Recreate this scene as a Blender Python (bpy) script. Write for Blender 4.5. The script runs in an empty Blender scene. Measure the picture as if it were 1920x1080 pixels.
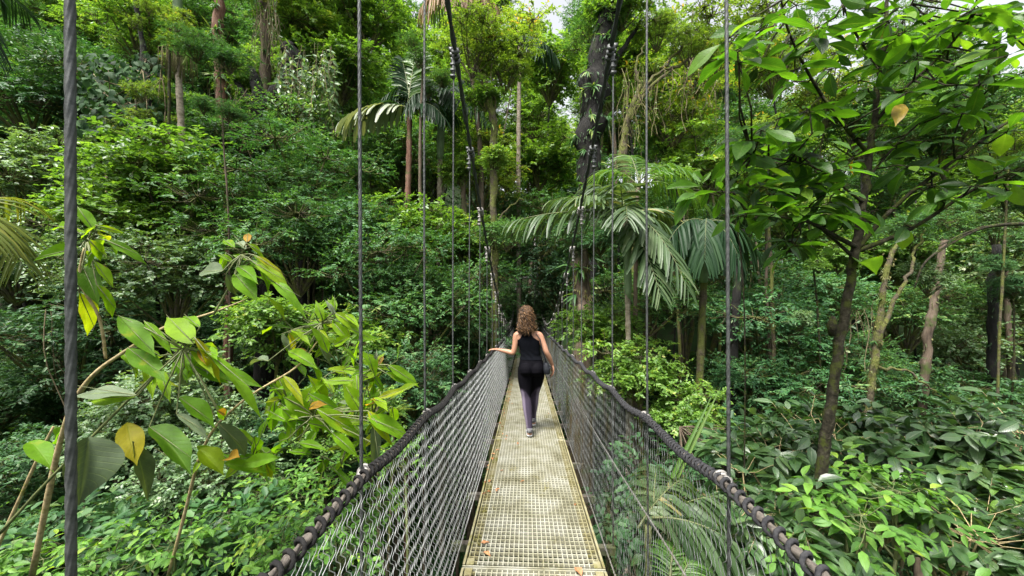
import bpy, math, random
import numpy as np
from math import radians, sin, cos, pi, atan2, sqrt
from mathutils import Vector, Matrix

random.seed(7)
RNG = np.random.default_rng(7)
scene = bpy.context.scene
COL = scene.collection

# ------------------------------------------------------------------ camera
FPX = 700.0
YAW = radians(2.2)
CAM = np.array([-0.043, 0.0, 1.48])
cam_d = bpy.data.cameras.new("camera")
cam_d.sensor_width = 36.0
cam_d.lens = FPX / 1920.0 * 36.0
cam_d.clip_start = 0.05
cam_d.clip_end = 3000.0
cam = bpy.data.objects.new("camera", cam_d)
COL.objects.link(cam)
cam.location = CAM
cam.rotation_euler = (radians(90), 0, YAW)
scene.camera = cam

# ------------------------------------------------------------------ light
SUN_EL, SUN_AZ = radians(64), radians(215)      # azimuth clockwise from +Y
world = bpy.data.worlds.new("World")
scene.world = world
world.use_nodes = True
wn = world.node_tree
wn.nodes.clear()
sky = wn.nodes.new("ShaderNodeTexSky")
sky.sky_type = 'NISHITA'
sky.sun_disc = False
sky.sun_elevation = SUN_EL
sky.sun_rotation = SUN_AZ
sky.air_density = 1.0
sky.dust_density = 5.0
hsv = wn.nodes.new("ShaderNodeHueSaturation")
hsv.inputs["Saturation"].default_value = 0.18
bg = wn.nodes.new("ShaderNodeBackground")
bg.inputs["Strength"].default_value = 0.105
wo = wn.nodes.new("ShaderNodeOutputWorld")
wn.links.new(sky.outputs[0], hsv.inputs["Color"])
wn.links.new(hsv.outputs[0], bg.inputs["Color"])
wn.links.new(bg.outputs[0], wo.inputs["Surface"])
sun_d = bpy.data.lights.new("sun", 'SUN')
sun_d.energy = 2.6
sun_d.angle = radians(20)
sun_d.color = (1.0, 0.96, 0.88)
sun = bpy.data.objects.new("sun", sun_d)
COL.objects.link(sun)
sdir = Vector((sin(SUN_AZ) * cos(SUN_EL), cos(SUN_AZ) * cos(SUN_EL), sin(SUN_EL)))
sun.rotation_euler = sdir.to_track_quat('Z', 'Y').to_euler()
sun.location = (0, 0, 40)
scene.view_settings.view_transform = 'Standard'
scene.view_settings.look = 'None'
scene.view_settings.exposure = 1.85
scene.view_settings.gamma = 1.0
scene.cycles.max_bounces = 8
scene.cycles.diffuse_bounces = 4
scene.cycles.glossy_bounces = 2
scene.cycles.transmission_bounces = 4
scene.cycles.use_denoising = True
scene.cycles.sample_clamp_indirect = 6.0

# ------------------------------------------------------------------ helpers
RIGHT = np.array([cos(YAW), sin(YAW), 0.0])
FWD = np.array([-sin(YAW), cos(YAW), 0.0])
UP = np.array([0.0, 0.0, 1.0])

def P(px, py, d):
    """a point of the place, from its bearing and its distance"""
    return CAM + FWD * d + RIGHT * ((px - 960.0) / FPX * d) + UP * ((540.0 - py) / FPX * d)

def nz(a):
    a = np.asarray(a, float)
    return a / np.maximum(np.linalg.norm(a, axis=-1, keepdims=True), 1e-9)

def terrain(x, y):
    x = np.asarray(x, float); y = np.asarray(y, float)
    yc = 11.0
    t = (y - yc) / 15.0
    z = -9.0 + 7.4 * np.clip(np.abs(t), 0, None) ** 1.7
    near = np.clip(np.abs((y - yc) / 11.5), 0, 3)
    z = np.where(y < yc, -9.0 + 7.6 * np.minimum(near, 1.3) ** 1.6, z)
    z = np.where(y > 26, -1.6 + (y - 26) * 0.62, z)
    left = np.clip(-x - 3.0, 0, 60)
    z = z + np.where(left < 22, 0.72 * left, 0.72 * 22 + 0.4 * (left - 22))
    right = np.clip(x - 5.0, 0, 60)
    z = z + 0.12 * right
    z = z + 0.30 * np.sin(x * 0.43 + 1.3 + np.sin(y * .31)) * np.cos(y * 0.37 + np.sin(x * .23) * 1.7) + 0.12 * np.sin(x * 1.9 + y * 1.3 + 2 * np.sin(x * .7))
    z = np.minimum(z, 15 + 45 * np.clip((-x - 4) / 12, 0, 1))
    # the path and the abutment behind the viewer stay level
    k = np.clip(1.5 - np.hypot(x * 0.6, (y + 3.5)) * 0.5, 0, 1)
    z = z * (1 - k) + (-0.05) * k
    return z

class MB:
    def __init__(self):
        self.v = []; self.f = {3: [], 4: []}; self.a = []; self.n = 0; self.m = {3: [], 4: []}
    def add(self, v, f, a=None, mat=0):
        v = np.asarray(v, float).reshape(-1, 3)
        if isinstance(f, np.ndarray):
            fl = [f]
        else:
            q = [x for x in f if len(x) == 4]; t = [x for x in f if len(x) == 3]
            fl = [np.array(x) for x in (q, t) if len(x)]
        for g in fl:
            k = g.shape[1]
            self.f[k].append(g.astype(np.int64) + self.n)
            self.m[k].append(np.full(len(g), mat, np.int32))
        if a is None:
            a = np.zeros((len(v), 3))
        self.v.append(v); self.a.append(np.asarray(a, float).reshape(-1, 3)); self.n += len(v)
        return self
    def tube(self, pts, r, sides=8, mat=0, cap=True, lobes=0, lobe_amp=0.0, twist=0.0, ry=None, rnd=0.0):
        pts = np.asarray(pts, float); n = len(pts)
        r = np.broadcast_to(np.asarray(r, float), (n,))
        ry_ = r if ry is None else np.broadcast_to(np.asarray(ry, float), (n,))
        tan = nz(np.gradient(pts, axis=0))
        ref = np.array([0, 0, 1.0]) if abs(tan[0][2]) < 0.9 else np.array([0, 1.0, 0])
        u = nz(np.cross(ref, tan[0])); us = [u]
        for i in range(1, n):
            u = us[-1] - tan[i] * np.dot(us[-1], tan[i]); us.append(nz(u))
        us = np.array(us); ws = np.cross(tan, us)
        ang = np.linspace(0, 2 * pi, sides, endpoint=False)
        L = np.concatenate([[0], np.cumsum(np.linalg.norm(np.diff(pts, axis=0), axis=1))])
        A = ang[None, :] + (twist * L)[:, None]
        k = 1.0 + (lobe_amp * np.abs(np.cos(ang * lobes / 2.0)) - lobe_amp * 0.5 if lobes else 0 * ang)
        v = pts[:, None, :] + (np.cos(A) * k * r[:, None])[..., None] * us[:, None, :] + (np.sin(A) * k * ry_[:, None])[..., None] * ws[:, None, :]
        i = np.arange(n - 1)[:, None] * sides; j = np.arange(sides)[None, :]; j2 = (j + 1) % sides
        f = np.stack([i + j, i + j2, i + sides + j2, i + sides + j], -1).reshape(-1, 4)
        a = np.zeros((n, sides, 3)); a[..., 0] = L[:, None]; a[..., 1] = ang[None, :] / (2 * pi); a[..., 2] = rnd
        v = v.reshape(-1, 3); a = a.reshape(-1, 3)
        self.add(v, f, a, mat)
        if cap:
            base = self.n - n * sides
            for ring, flip in ((0, 1), (n - 1, 0)):
                c = pts[ring]; idx = base + ring * sides + np.arange(sides)
                self.v.append(c[None]); self.a.append(np.array([[L[ring], 0, rnd]])); ci = self.n; self.n += 1
                nx = np.roll(idx, -1)
                t = np.stack([np.full(sides, ci), nx if flip else idx, idx if flip else nx], 1)
                self.f[3].append(t); self.m[3].append(np.full(sides, mat, np.int32))
        return self
    def boxes(self, c, hx, hy, hz, mat=0):
        """c (n,3); hx,hy,hz half-axis vectors (n,3)"""
        c = np.asarray(c, float).reshape(-1, 3); n = len(c)
        hx, hy, hz = [np.broadcast_to(np.asarray(h, float), (n, 3)) for h in (hx, hy, hz)]
        s = np.array([[x, y, z] for z in (-1, 1) for y in (-1, 1) for x in (-1, 1)], float)
        v = c[:, None] + s[None, :, 0:1] * hx[:, None] + s[None, :, 1:2] * hy[:, None] + s[None, :, 2:3] * hz[:, None]
        q = np.array([[0, 2, 3, 1], [4, 5, 7, 6], [0, 1, 5, 4], [2, 6, 7, 3], [0, 4, 6, 2], [1, 3, 7, 5]])
        f = (np.arange(n)[:, None, None] * 8 + q[None]).reshape(-1, 4)
        return self.add(v.reshape(-1, 3), f, None, mat)
    def leaves(self, pos, d, n, L, W, rnd, tpl, droop=0.15, fold=0.2, mat=0, wave=0.0):
        pos = np.asarray(pos, float).reshape(-1, 3); N = len(pos)
        if N == 0: return self
        d = nz(np.broadcast_to(d, (N, 3))); n = np.broadcast_to(n, (N, 3))
        s = nz(np.cross(d, n)); n2 = np.cross(s, d)
        L = np.broadcast_to(L, (N,))[:, None, None]; W = np.broadcast_to(W, (N,))[:, None, None]
        droop = np.broadcast_to(droop, (N,))[:, None]; fold = np.broadcast_to(fold, (N,))[:, None]
        rnd = np.broadcast_to(rnd, (N,))
        u, v, w, f = tpl
        ph = (rnd * 37.0)[:, None]
        h = -droop * u[None] ** 2 + fold * np.abs(v)[None] * (w[None] * 0.5) * (W[:, :, 0] / np.maximum(L[:, :, 0], 1e-6))
        if wave:
            h = h + wave * np.sin(u[None] * 11 + ph) * (v[None] * w[None])
        vv = pos[:, None] + L * (u[None, :, None] * (d[:, None])) + L * h[..., None] * n2[:, None] + W * 0.5 * (v * w)[None, :, None] * s[:, None]
        a = np.empty((N, len(u), 3)); a[..., 0] = u[None]; a[..., 1] = v[None]; a[..., 2] = rnd[:, None]
        ff = (np.arange(N)[:, None, None] * len(u) + f[None]).reshape(-1, f.shape[1])
        return self.add(vv.reshape(-1, 3), ff, a.reshape(-1, 3), mat)
    def merge(self, other, M=None, rnd_shift=0.0):
        v = np.concatenate(other.v); a = np.concatenate(other.a)
        if M is not None: v = v @ M[:3, :3].T + M[:3, 3]
        off = self.n
        for k in (3, 4):
            for g, m in zip(other.f[k], other.m[k]):
                self.f[k].append(g + off); self.m[k].append(m)
        self.v.append(v); self.a.append(a + np.array([0, 0, rnd_shift])); self.n += len(v)
    def mesh(self, name, mats, smooth=True):
        me = bpy.data.meshes.new(name)
        v = np.concatenate(self.v) if self.v else np.zeros((0, 3))
        idx = []; start = []; mi = []; p = 0
        for k in (3, 4):
            if self.f[k]:
                g = np.concatenate(self.f[k]); idx.append(g.ravel())
                start.append(p + np.arange(len(g)) * k); p += g.size
                mi.append(np.concatenate(self.m[k]))
        idx = np.concatenate(idx); start = np.concatenate(start); mi = np.concatenate(mi)
        me.vertices.add(len(v)); me.vertices.foreach_set("co", v.astype(np.float32).ravel())
        me.loops.add(len(idx)); me.loops.foreach_set("vertex_index", idx.astype(np.int32))
        me.polygons.add(len(start)); me.polygons.foreach_set("loop_start", start.astype(np.int32))
        at = me.attributes.new("luv", 'FLOAT_VECTOR', 'POINT')
        at.data.foreach_set("vector", np.concatenate(self.a).astype(np.float32).ravel())
        if not isinstance(mats, (list, tuple)): mats = [mats]
        for m in mats: me.materials.append(m)
        me.polygons.foreach_set("material_index", mi.astype(np.int32))
        me.polygons.foreach_set("use_smooth", np.full(len(start), smooth))
        me.update(calc_edges=True); me.validate()
        return me
    def build(self, name, mats, parent=None, smooth=True):
        return link(name, self.mesh(name, mats, smooth), parent)

def link(name, data, parent=None, M=None):
    o = bpy.data.objects.new(name, data); COL.objects.link(o)
    if parent is not None: o.parent = parent
    if M is not None: o.matrix_local = M
    return o

def tag(o, label=None, cat=None, group=None, kind=None):
    if label: o["label"] = label
    if cat: o["category"] = cat
    if group: o["group"] = group
    if kind: o["kind"] = kind
    return o

def thing(name, label, cat, loc=(0, 0, 0), group=None):
    o = bpy.data.objects.new(name, None); COL.objects.link(o)
    o.empty_display_size = 0.2
    o.location = loc
    return tag(o, label, cat, group)

def child(name, mb, mats, root, smooth=True):
    """mb holds place coordinates: shift to the root"""
    me = mb.mesh(name, mats, smooth)
    loc = root.location
    me.transform(Matrix.Translation(-Vector(loc)))
    return link(name, me, root)

def grid_tpl(nu, nv, prof):
    us = np.linspace(0, 1, nu + 1); vs = np.linspace(-1, 1, nv + 1)
    u, v = np.meshgrid(us, vs, indexing='ij'); w = np.array([prof(x) for x in us])[:, None] * np.ones_like(v)
    f = []
    for i in range(nu):
        for j in range(nv):
            a = i * (nv + 1) + j
            f.append([a, a + 1, a + nv + 2, a + nv + 1])
    return u.ravel(), v.ravel(), w.ravel(), np.array(f)

def prof_ell(x):  return max(0.03, sin(pi * x ** 0.85) ** 0.75 * (1.0 if x < 0.7 else 1 - 0.35 * ((x - 0.7) / 0.3) ** 1.5))
def prof_obo(x):  return max(0.04, sin(pi * x ** 1.35) ** 0.8)
def prof_lan(x):  return max(0.03, sin(pi * x ** 0.75) ** 0.9)
def prof_strip(x): return (0.35 + 0.65 * min(1, x * 4)) * (1 if x < 0.8 else 1 - 0.55 * (x - 0.8) / 0.2)
def prof_pt(x): return (0.4 + 0.6 * min(1, x * 4)) * max(0.04, 1 - x ** 3)
# rhombic six-point leaf for everything that is small in the picture
T6 = (np.array([0, .3, .7, 1, .7, .3]), np.array([0, -1., -1, 0, 1, 1]), np.array([0, .95, .75, 0, .75, .95]), np.array([[0, 5, 4, 3], [3, 2, 1, 0]]))
T6R = (np.array([0, .25, .72, 1, .72, .25]), np.array([0, -1., -1, 0, 1, 1]), np.array([0, .9, .95, 0, .95, .9]), np.array([[0, 5, 4, 3], [3, 2, 1, 0]]))
TM = grid_tpl(4, 2, prof_ell)
def prof_acu(x): return max(0.02, (sin(pi * min(1, x * 1.02) ** 0.92) ** 0.85) * (1 if x < .75 else 1 - .55 * ((x - .75) / .25)))
TB = grid_tpl(12, 6, prof_acu)
TO = grid_tpl(10, 6, prof_obo)
TL = grid_tpl(8, 4, prof_lan)
TS = grid_tpl(4, 2, prof_strip)
TP = grid_tpl(5, 2, prof_pt)

# ------------------------------------------------------------------ materials
def new_mat(name):
    m = bpy.data.materials.new(name); m.use_nodes = True
    nt = m.node_tree; nt.nodes.clear()
    out = nt.nodes.new("ShaderNodeOutputMaterial")
    return m, nt, out

def N(nt, t, **kw):
    n = nt.nodes.new("ShaderNode" + t)
    for k, v in kw.items():
        if k in n.inputs: n.inputs[k].default_value = v
        else: setattr(n, k, v)
    return n

def ramp(nt, stops):
    r = nt.nodes.new("ShaderNodeValToRGB")
    e = r.color_ramp.elements
    while len(e) < len(stops): e.new(0.5)
    for x, (p, c) in zip(e, stops):
        x.position = p; x.color = (*c, 1)
    return r

def leaf_mat(name, stops, trans=0.32, rough=0.42, spec=0.5, veins=0.0, back=0.25, tcol=1.6, spots=0.0, objvar=0.35):
    m, nt, out = new_mat(name); lk = nt.links.new
    at = N(nt, "Attribute", attribute_name="luv"); sp = N(nt, "SeparateXYZ"); lk(at.outputs["Vector"], sp.inputs[0])
    oi = N(nt, "ObjectInfo")
    ma = N(nt, "Math", operation='MULTIPLY_ADD'); lk(oi.outputs["Random"], ma.inputs[0]); ma.inputs[1].default_value = objvar; lk(sp.outputs[2], ma.inputs[2])
    sb = N(nt, "Math", operation='SUBTRACT'); lk(ma.outputs[0], sb.inputs[0]); sb.inputs[1].default_value = objvar * 0.5
    r = ramp(nt, stops); lk(sb.outputs[0], r.inputs[0])
    col = r.outputs[0]
    bump = None
    if veins > 0:
        av = N(nt, "Math", operation='ABSOLUTE'); lk(sp.outputs[1], av.inputs[0])
        mid = N(nt, "MapRange"); mid.inputs["From Min"].default_value = 0.03; mid.inputs["From Max"].default_value = 0.10
        mid.inputs["To Min"].default_value = 1; mid.inputs["To Max"].default_value = 0; lk(av.outputs[0], mid.inputs["Value"])
        k1 = N(nt, "Math", operation='MULTIPLY_ADD'); lk(av.outputs[0], k1.inputs[0]); k1.inputs[1].default_value = -2.6
        k2 = N(nt, "Math", operation='MULTIPLY'); lk(sp.outputs[0], k2.inputs[0]); k2.inputs[1].default_value = 11.0
        lk(k2.outputs[0], k1.inputs[2])
        fr = N(nt, "Math", operation='PINGPONG'); lk(k1.outputs[0], fr.inputs[0]); fr.inputs[1].default_value = 0.5
        sv = N(nt, "MapRange"); sv.inputs["From Min"].default_value = 0.0; sv.inputs["From Max"].default_value = 0.09
        sv.inputs["To Min"].default_value = 0.55; sv.inputs["To Max"].default_value = 0; lk(fr.outputs[0], sv.inputs["Value"])
        mx = N(nt, "Math", operation='MAXIMUM'); lk(mid.outputs[0], mx.inputs[0]); lk(sv.outputs[0], mx.inputs[1])
        mm = N(nt, "Math", operation='MULTIPLY'); lk(mx.outputs[0], mm.inputs[0]); mm.inputs[1].default_value = veins
        mc = N(nt, "MixRGB"); lk(mm.outputs[0], mc.inputs[0]); lk(col, mc.inputs[1]); mc.inputs[2].default_value = (0.20, 0.27, 0.06, 1)
        col = mc.outputs[0]
        bump = N(nt, "Bump", Strength=0.4, Distance=0.004); bump.invert = True; lk(mx.outputs[0], bump.inputs["Height"])
    if veins > 0:
        tg = N(nt, "TexCoord"); bl = N(nt, "TexNoise", Scale=7.0, Detail=5.0, Roughness=0.7); lk(tg.outputs["Object"], bl.inputs["Vector"])
        vr = N(nt, "MapRange"); vr.inputs["From Min"].default_value = 0.3; vr.inputs["From Max"].default_value = 0.7; vr.inputs["To Min"].default_value = 0.62; vr.inputs["To Max"].default_value = 1.25; lk(bl.outputs[0], vr.inputs["Value"])
        hv = N(nt, "HueSaturation"); lk(vr.outputs[0], hv.inputs["Value"]); lk(col, hv.inputs["Color"]); col = hv.outputs[0]
        # brown, eaten margins on some leaves
        ed = N(nt, "Math", operation='ABSOLUTE'); lk(sp.outputs[1], ed.inputs[0])
        e2 = N(nt, "Math", operation='MULTIPLY'); lk(ed.outputs[0], e2.inputs[0]); lk(bl.outputs[0], e2.inputs[1])
        er = N(nt, "MapRange"); er.inputs["From Min"].default_value = 0.56; er.inputs["From Max"].default_value = 0.64; lk(e2.outputs[0], er.inputs["Value"])
        em = N(nt, "MixRGB"); lk(er.outputs[0], em.inputs[0]); lk(col, em.inputs[1]); em.inputs[2].default_value = (0.13, 0.075, 0.02, 1); col = em.outputs[0]
    if spots > 0:
        no = N(nt, "TexNoise", Scale=14.0, Detail=3.0)
        tc = N(nt, "TexCoord"); lk(tc.outputs["Object"], no.inputs["Vector"])
        sr = N(nt, "MapRange"); sr.inputs["From Min"].default_value = 0.62; sr.inputs["From Max"].default_value = 0.72; lk(no.outputs[0], sr.inputs["Value"])
        sm = N(nt, "Math", operation='MULTIPLY'); lk(sr.outputs[0], sm.inputs[0]); sm.inputs[1].default_value = spots
        mc = N(nt, "MixRGB"); lk(sm.outputs[0], mc.inputs[0]); lk(col, mc.inputs[1]); mc.inputs[2].default_value = (0.33, 0.26, 0.03, 1)
        col = mc.outputs[0]
    ge = N(nt, "NewGeometry")
    bm = N(nt, "Math", operation='MULTIPLY'); lk(ge.outputs["Backfacing"], bm.inputs[0]); bm.inputs[1].default_value = back
    bk = N(nt, "MixRGB"); lk(bm.outputs[0], bk.inputs[0]); lk(col, bk.inputs[1]); bk.inputs[2].default_value = (0.17, 0.23, 0.13, 1)
    p = N(nt, "BsdfPrincipled", Roughness=rough); lk(bk.outputs[0], p.inputs["Base Color"])
    p.inputs["Specular IOR Level"].default_value = spec
    tr = N(nt, "BsdfTranslucent")
    tm = N(nt, "MixRGB", blend_type='MULTIPLY'); tm.inputs[0].default_value = 1; lk(col, tm.inputs[1]); tm.inputs[2].default_value = (tcol * 1.15, tcol * 1.15, tcol * 0.35, 1)
    lk(tm.outputs[0], tr.inputs["Color"])
    mix = N(nt, "MixShader"); mix.inputs[0].default_value = trans
    lk(p.outputs[0], mix.inputs[1]); lk(tr.outputs[0], mix.inputs[2]); lk(mix.outputs[0], out.inputs[0])
    if bump: lk(bump.outputs[0], p.inputs["Normal"])
    return m

def noise_mat(name, stops, scale=8.0, rough=0.8, bump=0.3, dist=0.01, metal=0.0, detail=6.0, stretch=(1, 1, 1), moss=0.0, moss_col=(0.05, 0.08, 0.015), moss_scale=2.0, spec=0.4, coord="Object"):
    m, nt, out = new_mat(name); lk = nt.links.new
    tc = N(nt, "TexCoord"); mp = N(nt, "Mapping"); mp.inputs["Scale"].default_value = stretch
    lk(tc.outputs[coord], mp.inputs[0])
    no = N(nt, "TexNoise", Scale=scale, Detail=detail, Roughness=0.65); lk(mp.outputs[0], no.inputs["Vector"])
    r = ramp(nt, stops); lk(no.outputs[0], r.inputs[0]); col = r.outputs[0]
    if moss > 0:
        n2 = N(nt, "TexNoise", Scale=moss_scale, Detail=8.0, Roughness=0.7); lk(tc.outputs[coord], n2.inputs["Vector"])
        mr = N(nt, "MapRange"); mr.inputs["From Min"].default_value = 0.62 - moss * 0.3; mr.inputs["From Max"].default_value = 0.72 - moss * 0.3
        lk(n2.outputs[0], mr.inputs["Value"])
        mc = N(nt, "MixRGB"); lk(mr.outputs[0], mc.inputs[0]); lk(col, mc.inputs[1]); mc.inputs[2].default_value = (*moss_col, 1)
        col = mc.outputs[0]
    p = N(nt, "BsdfPrincipled", Roughness=rough, Metallic=metal); lk(col, p.inputs["Base Color"])
    p.inputs["Specular IOR Level"].default_value = spec
    if bump > 0:
        b = N(nt, "Bump", Strength=bump, Distance=dist); lk(no.outputs[0], b.inputs["Height"]); lk(b.outputs[0], p.inputs["Normal"])
    lk(p.outputs[0], out.inputs[0])
    return m

MAT = {}
MAT['soil'] = noise_mat("leaf_litter_soil", [(0.3, (0.012, 0.010, 0.006)), (0.5, (0.022, 0.022, 0.010)), (0.7, (0.02, 0.038, 0.010))], 3.0, 0.95, 0.6, 0.05, moss=0.7, moss_col=(0.018, 0.045, 0.010))
MAT['steel'] = noise_mat("weathered_cable", [(0.3, (0.03, 0.033, 0.033)), (0.6, (0.105, 0.11, 0.108)), (0.8, (0.055, 0.06, 0.05))], 60, 0.55, 0.2, 0.002, metal=0.45)
MAT['cable_dark'] = noise_mat("dark_main_cable", [(0.3, (0.03, 0.032, 0.035)), (0.7, (0.075, 0.08, 0.085))], 40, 0.6, 0.3, 0.004, metal=0.3)
MAT['galv'] = noise_mat("galvanised_wire", [(0.3, (0.42, 0.43, 0.435)), (0.6, (0.62, 0.63, 0.635))], 14, 0.5, 0.0, metal=0.25)
MAT['galv_moss'] = noise_mat("mossy_wire", [(0.3, (0.10, 0.105, 0.10)), (0.6, (0.22, 0.23, 0.23))], 14, 0.6, 0.0, metal=0.35, moss=0.42, moss_col=(0.10, 0.085, 0.035), moss_scale=2.2)
MAT['thimble'] = noise_mat("pale_thimble", [(0.3, (0.14, 0.13, 0.12)), (0.7, (0.26, 0.25, 0.235))], 30, 0.5, 0.1, 0.002, metal=0.3)
MAT['rope_core'] = noise_mat("weathered_rope", [(0.3, (0.045, 0.038, 0.033)), (0.5, (0.11, 0.095, 0.08)), (0.7, (0.07, 0.06, 0.05))], 70, 0.85, 0.5, 0.004)
MAT['rope_wrap'] = noise_mat("black_lacing", [(0.3, (0.008, 0.008, 0.009)), (0.7, (0.024, 0.023, 0.022))], 90, 0.9, 0.8, 0.004, spec=0.12)
MAT['rope_wrap2'] = noise_mat("grey_lacing", [(0.3, (0.018, 0.018, 0.021)), (0.7, (0.050, 0.050, 0.052))], 90, 0.9, 0.8, 0.004, spec=0.12)
MAT['grating'] = noise_mat("moulded_grating", [(0.25, (0.10, 0.09, 0.045)), (0.45, (0.24, 0.232, 0.165)), (0.7, (0.36, 0.355, 0.305))], 5.0, 0.6, 0.1, 0.002, moss=0.12, moss_col=(0.18, 0.16, 0.05), moss_scale=3.0)
MAT['grating_edge'] = noise_mat("mossy_grating_edge", [(0.25, (0.12, 0.10, 0.035)), (0.5, (0.22, 0.20, 0.11)), (0.75, (0.28, 0.27, 0.20))], 9.0, 0.7, 0.15, 0.003, moss=0.3, moss_col=(0.13, 0.12, 0.03), moss_scale=5.0)
MAT['beam'] = noise_mat("dark_beam", [(0.3, (0.04, 0.035, 0.03)), (0.7, (0.09, 0.075, 0.06))], 12, 0.8, 0.3, 0.005, moss=0.3)
MAT['bark_brown'] = noise_mat("brown_bark", [(0.3, (0.03, 0.022, 0.016)), (0.5, (0.09, 0.065, 0.045)), (0.72, (0.15, 0.12, 0.09))], 9, 0.9, 0.9, 0.03, stretch=(1, 1, 0.25), moss=0.30)
MAT['bark_dark'] = noise_mat("dark_fibrous_bark", [(0.3, (0.003, 0.003, 0.003)), (0.55, (0.011, 0.010, 0.009)), (0.75, (0.032, 0.028, 0.024))], 14, 0.95, 1.0, 0.05, stretch=(1, 1, 0.3), moss=0.2, moss_col=(0.03, 0.045, 0.012))
MAT['bark_red'] = noise_mat("reddish_bark", [(0.3, (0.06, 0.025, 0.015)), (0.5, (0.15, 0.075, 0.05)), (0.75, (0.24, 0.16, 0.12))], 8, 0.9, 0.8, 0.03, stretch=(1, 1, 0.3), moss=0.22)
MAT['bark_moss'] = noise_mat("mossy_bark", [(0.3, (0.02, 0.018, 0.012)), (0.5, (0.07, 0.055, 0.035)), (0.72, (0.10, 0.09, 0.06))], 12, 0.95, 1.0, 0.04, moss=0.62, moss_col=(0.085, 0.095, 0.02), moss_scale=4.0)
MAT['bark_pale'] = noise_mat("pale_mottled_bark", [(0.3, (0.10, 0.085, 0.06)), (0.5, (0.24, 0.20, 0.15)), (0.72, (0.36, 0.32, 0.26))], 10, 0.9, 0.5, 0.02, stretch=(1, 1, 1.6), moss=0.22, moss_col=(0.10, 0.10, 0.03))
MAT['bark_grey'] = noise_mat("dark_mossy_bark", [(0.3, (0.008, 0.008, 0.005)), (0.5, (0.026, 0.023, 0.015)), (0.68, (0.055, 0.05, 0.035)), (0.8, (0.15, 0.15, 0.12))], 28, 0.95, 1.0, 0.014, moss=0.42, moss_col=(0.045, 0.055, 0.012), moss_scale=11.0, spec=0.15)
MAT['stem_tan'] = noise_mat("tan_stem", [(0.3, (0.14, 0.10, 0.05)), (0.5, (0.32, 0.25, 0.13)), (0.72, (0.40, 0.34, 0.20))], 30, 0.8, 0.4, 0.004, moss=0.25, moss_col=(0.16, 0.15, 0.03), moss_scale=12)
MAT['stem_green'] = noise_mat("green_stem", [(0.3, (0.05, 0.06, 0.025)), (0.6, (0.12, 0.14, 0.05))], 30, 0.6, 0.2, 0.003)
MAT['crownshaft'] = noise_mat("green_crownshaft", [(0.3, (0.09, 0.14, 0.07)), (0.6, (0.17, 0.24, 0.13)), (0.8, (0.22, 0.25, 0.12))], 9, 0.5, 0.1, 0.004, stretch=(1, 1, 0.3))
MAT['vine'] = noise_mat("hanging_vine", [(0.3, (0.07, 0.05, 0.03)), (0.5, (0.19, 0.15, 0.09)), (0.7, (0.12, 0.12, 0.05))], 6, 0.9, 0.2, 0.004)
MAT['dry_tassel'] = noise_mat("dry_tassel", [(0.3, (0.07, 0.06, 0.025)), (0.5, (0.15, 0.13, 0.055)), (0.7, (0.10, 0.12, 0.035))], 4, 0.9, 0.1, 0.004)
MAT['green_bract'] = noise_mat("green_bract", [(0.3, (0.16, 0.22, 0.05)), (0.7, (0.28, 0.34, 0.09))], 6, 0.5, 0.1, 0.004)

G = leaf_mat
MAT['lf_fine'] = G("fine_leaf", [(0, (0.0252, 0.0728, 0.0252)), (0.45, (0.0560, 0.1470, 0.0420)), (0.85, (0.1190, 0.2310, 0.0630)), (1, (0.2240, 0.2940, 0.0840))], 0.30, 0.50, 0.32)
MAT['lf_blue'] = G("bluish_leaf", [(0, (0.0168, 0.0616, 0.0252)), (0.5, (0.0448, 0.1316, 0.0448)), (0.9, (0.1050, 0.2170, 0.0770)), (1, (0.1680, 0.2660, 0.0980))], 0.28, 0.50, 0.32)
MAT['lf_bright'] = G("bright_leaf", [(0, (0.0431, 0.1047, 0.0172)), (0.45, (0.1047, 0.2094, 0.0345)), (0.85, (0.1848, 0.3080, 0.0554)), (1, (0.3203, 0.3450, 0.0739))], 0.40, 0.42)
MAT['lf_yellow'] = G("yellow_green_leaf", [(0, (0.05, 0.10, 0.014)), (0.5, (0.12, 0.20, 0.030)), (0.85, (0.20, 0.27, 0.05)), (1, (0.34, 0.22, 0.05))], 0.42, 0.45)
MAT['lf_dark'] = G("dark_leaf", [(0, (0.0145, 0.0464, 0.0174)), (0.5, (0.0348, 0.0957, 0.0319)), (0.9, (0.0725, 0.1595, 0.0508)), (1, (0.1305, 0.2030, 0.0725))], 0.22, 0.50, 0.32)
MAT['lf_grey'] = G("grey_green_leaf", [(0, (0.035, 0.075, 0.038)), (0.5, (0.080, 0.140, 0.070)), (0.9, (0.15, 0.21, 0.115)), (1, (0.21, 0.25, 0.14))], 0.22, 0.40, spec=0.6)
MAT['lf_pale'] = G("pale_leaf", [(0, (0.0672, 0.1344, 0.0560)), (0.5, (0.1344, 0.2240, 0.0952)), (0.9, (0.2128, 0.3024, 0.1344)), (1, (0.2912, 0.3360, 0.1680))], 0.28, 0.42, spec=0.6)
MAT['lf_shrub'] = G("shrub_leaf", [(0, (0.050, 0.125, 0.006)), (0.35, (0.120, 0.260, 0.008)), (0.62, (0.20, 0.320, 0.010)), (0.78, (0.29, 0.30, 0.010)), (0.88, (0.28, 0.20, 0.015)), (1.0, (0.32, 0.12, 0.03))], 0.50, 0.55, 0.22, veins=0.22, back=0.35, spots=0.35, objvar=0.0)
MAT['lf_shrub_under'] = G("leaf_underside", [(0, (0.045, 0.07, 0.03)), (0.5, (0.10, 0.14, 0.075)), (1, (0.17, 0.21, 0.14))], 0.30, 0.6, 0.2, veins=0.4, back=0.6, tcol=1.1, objvar=0.0)
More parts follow.
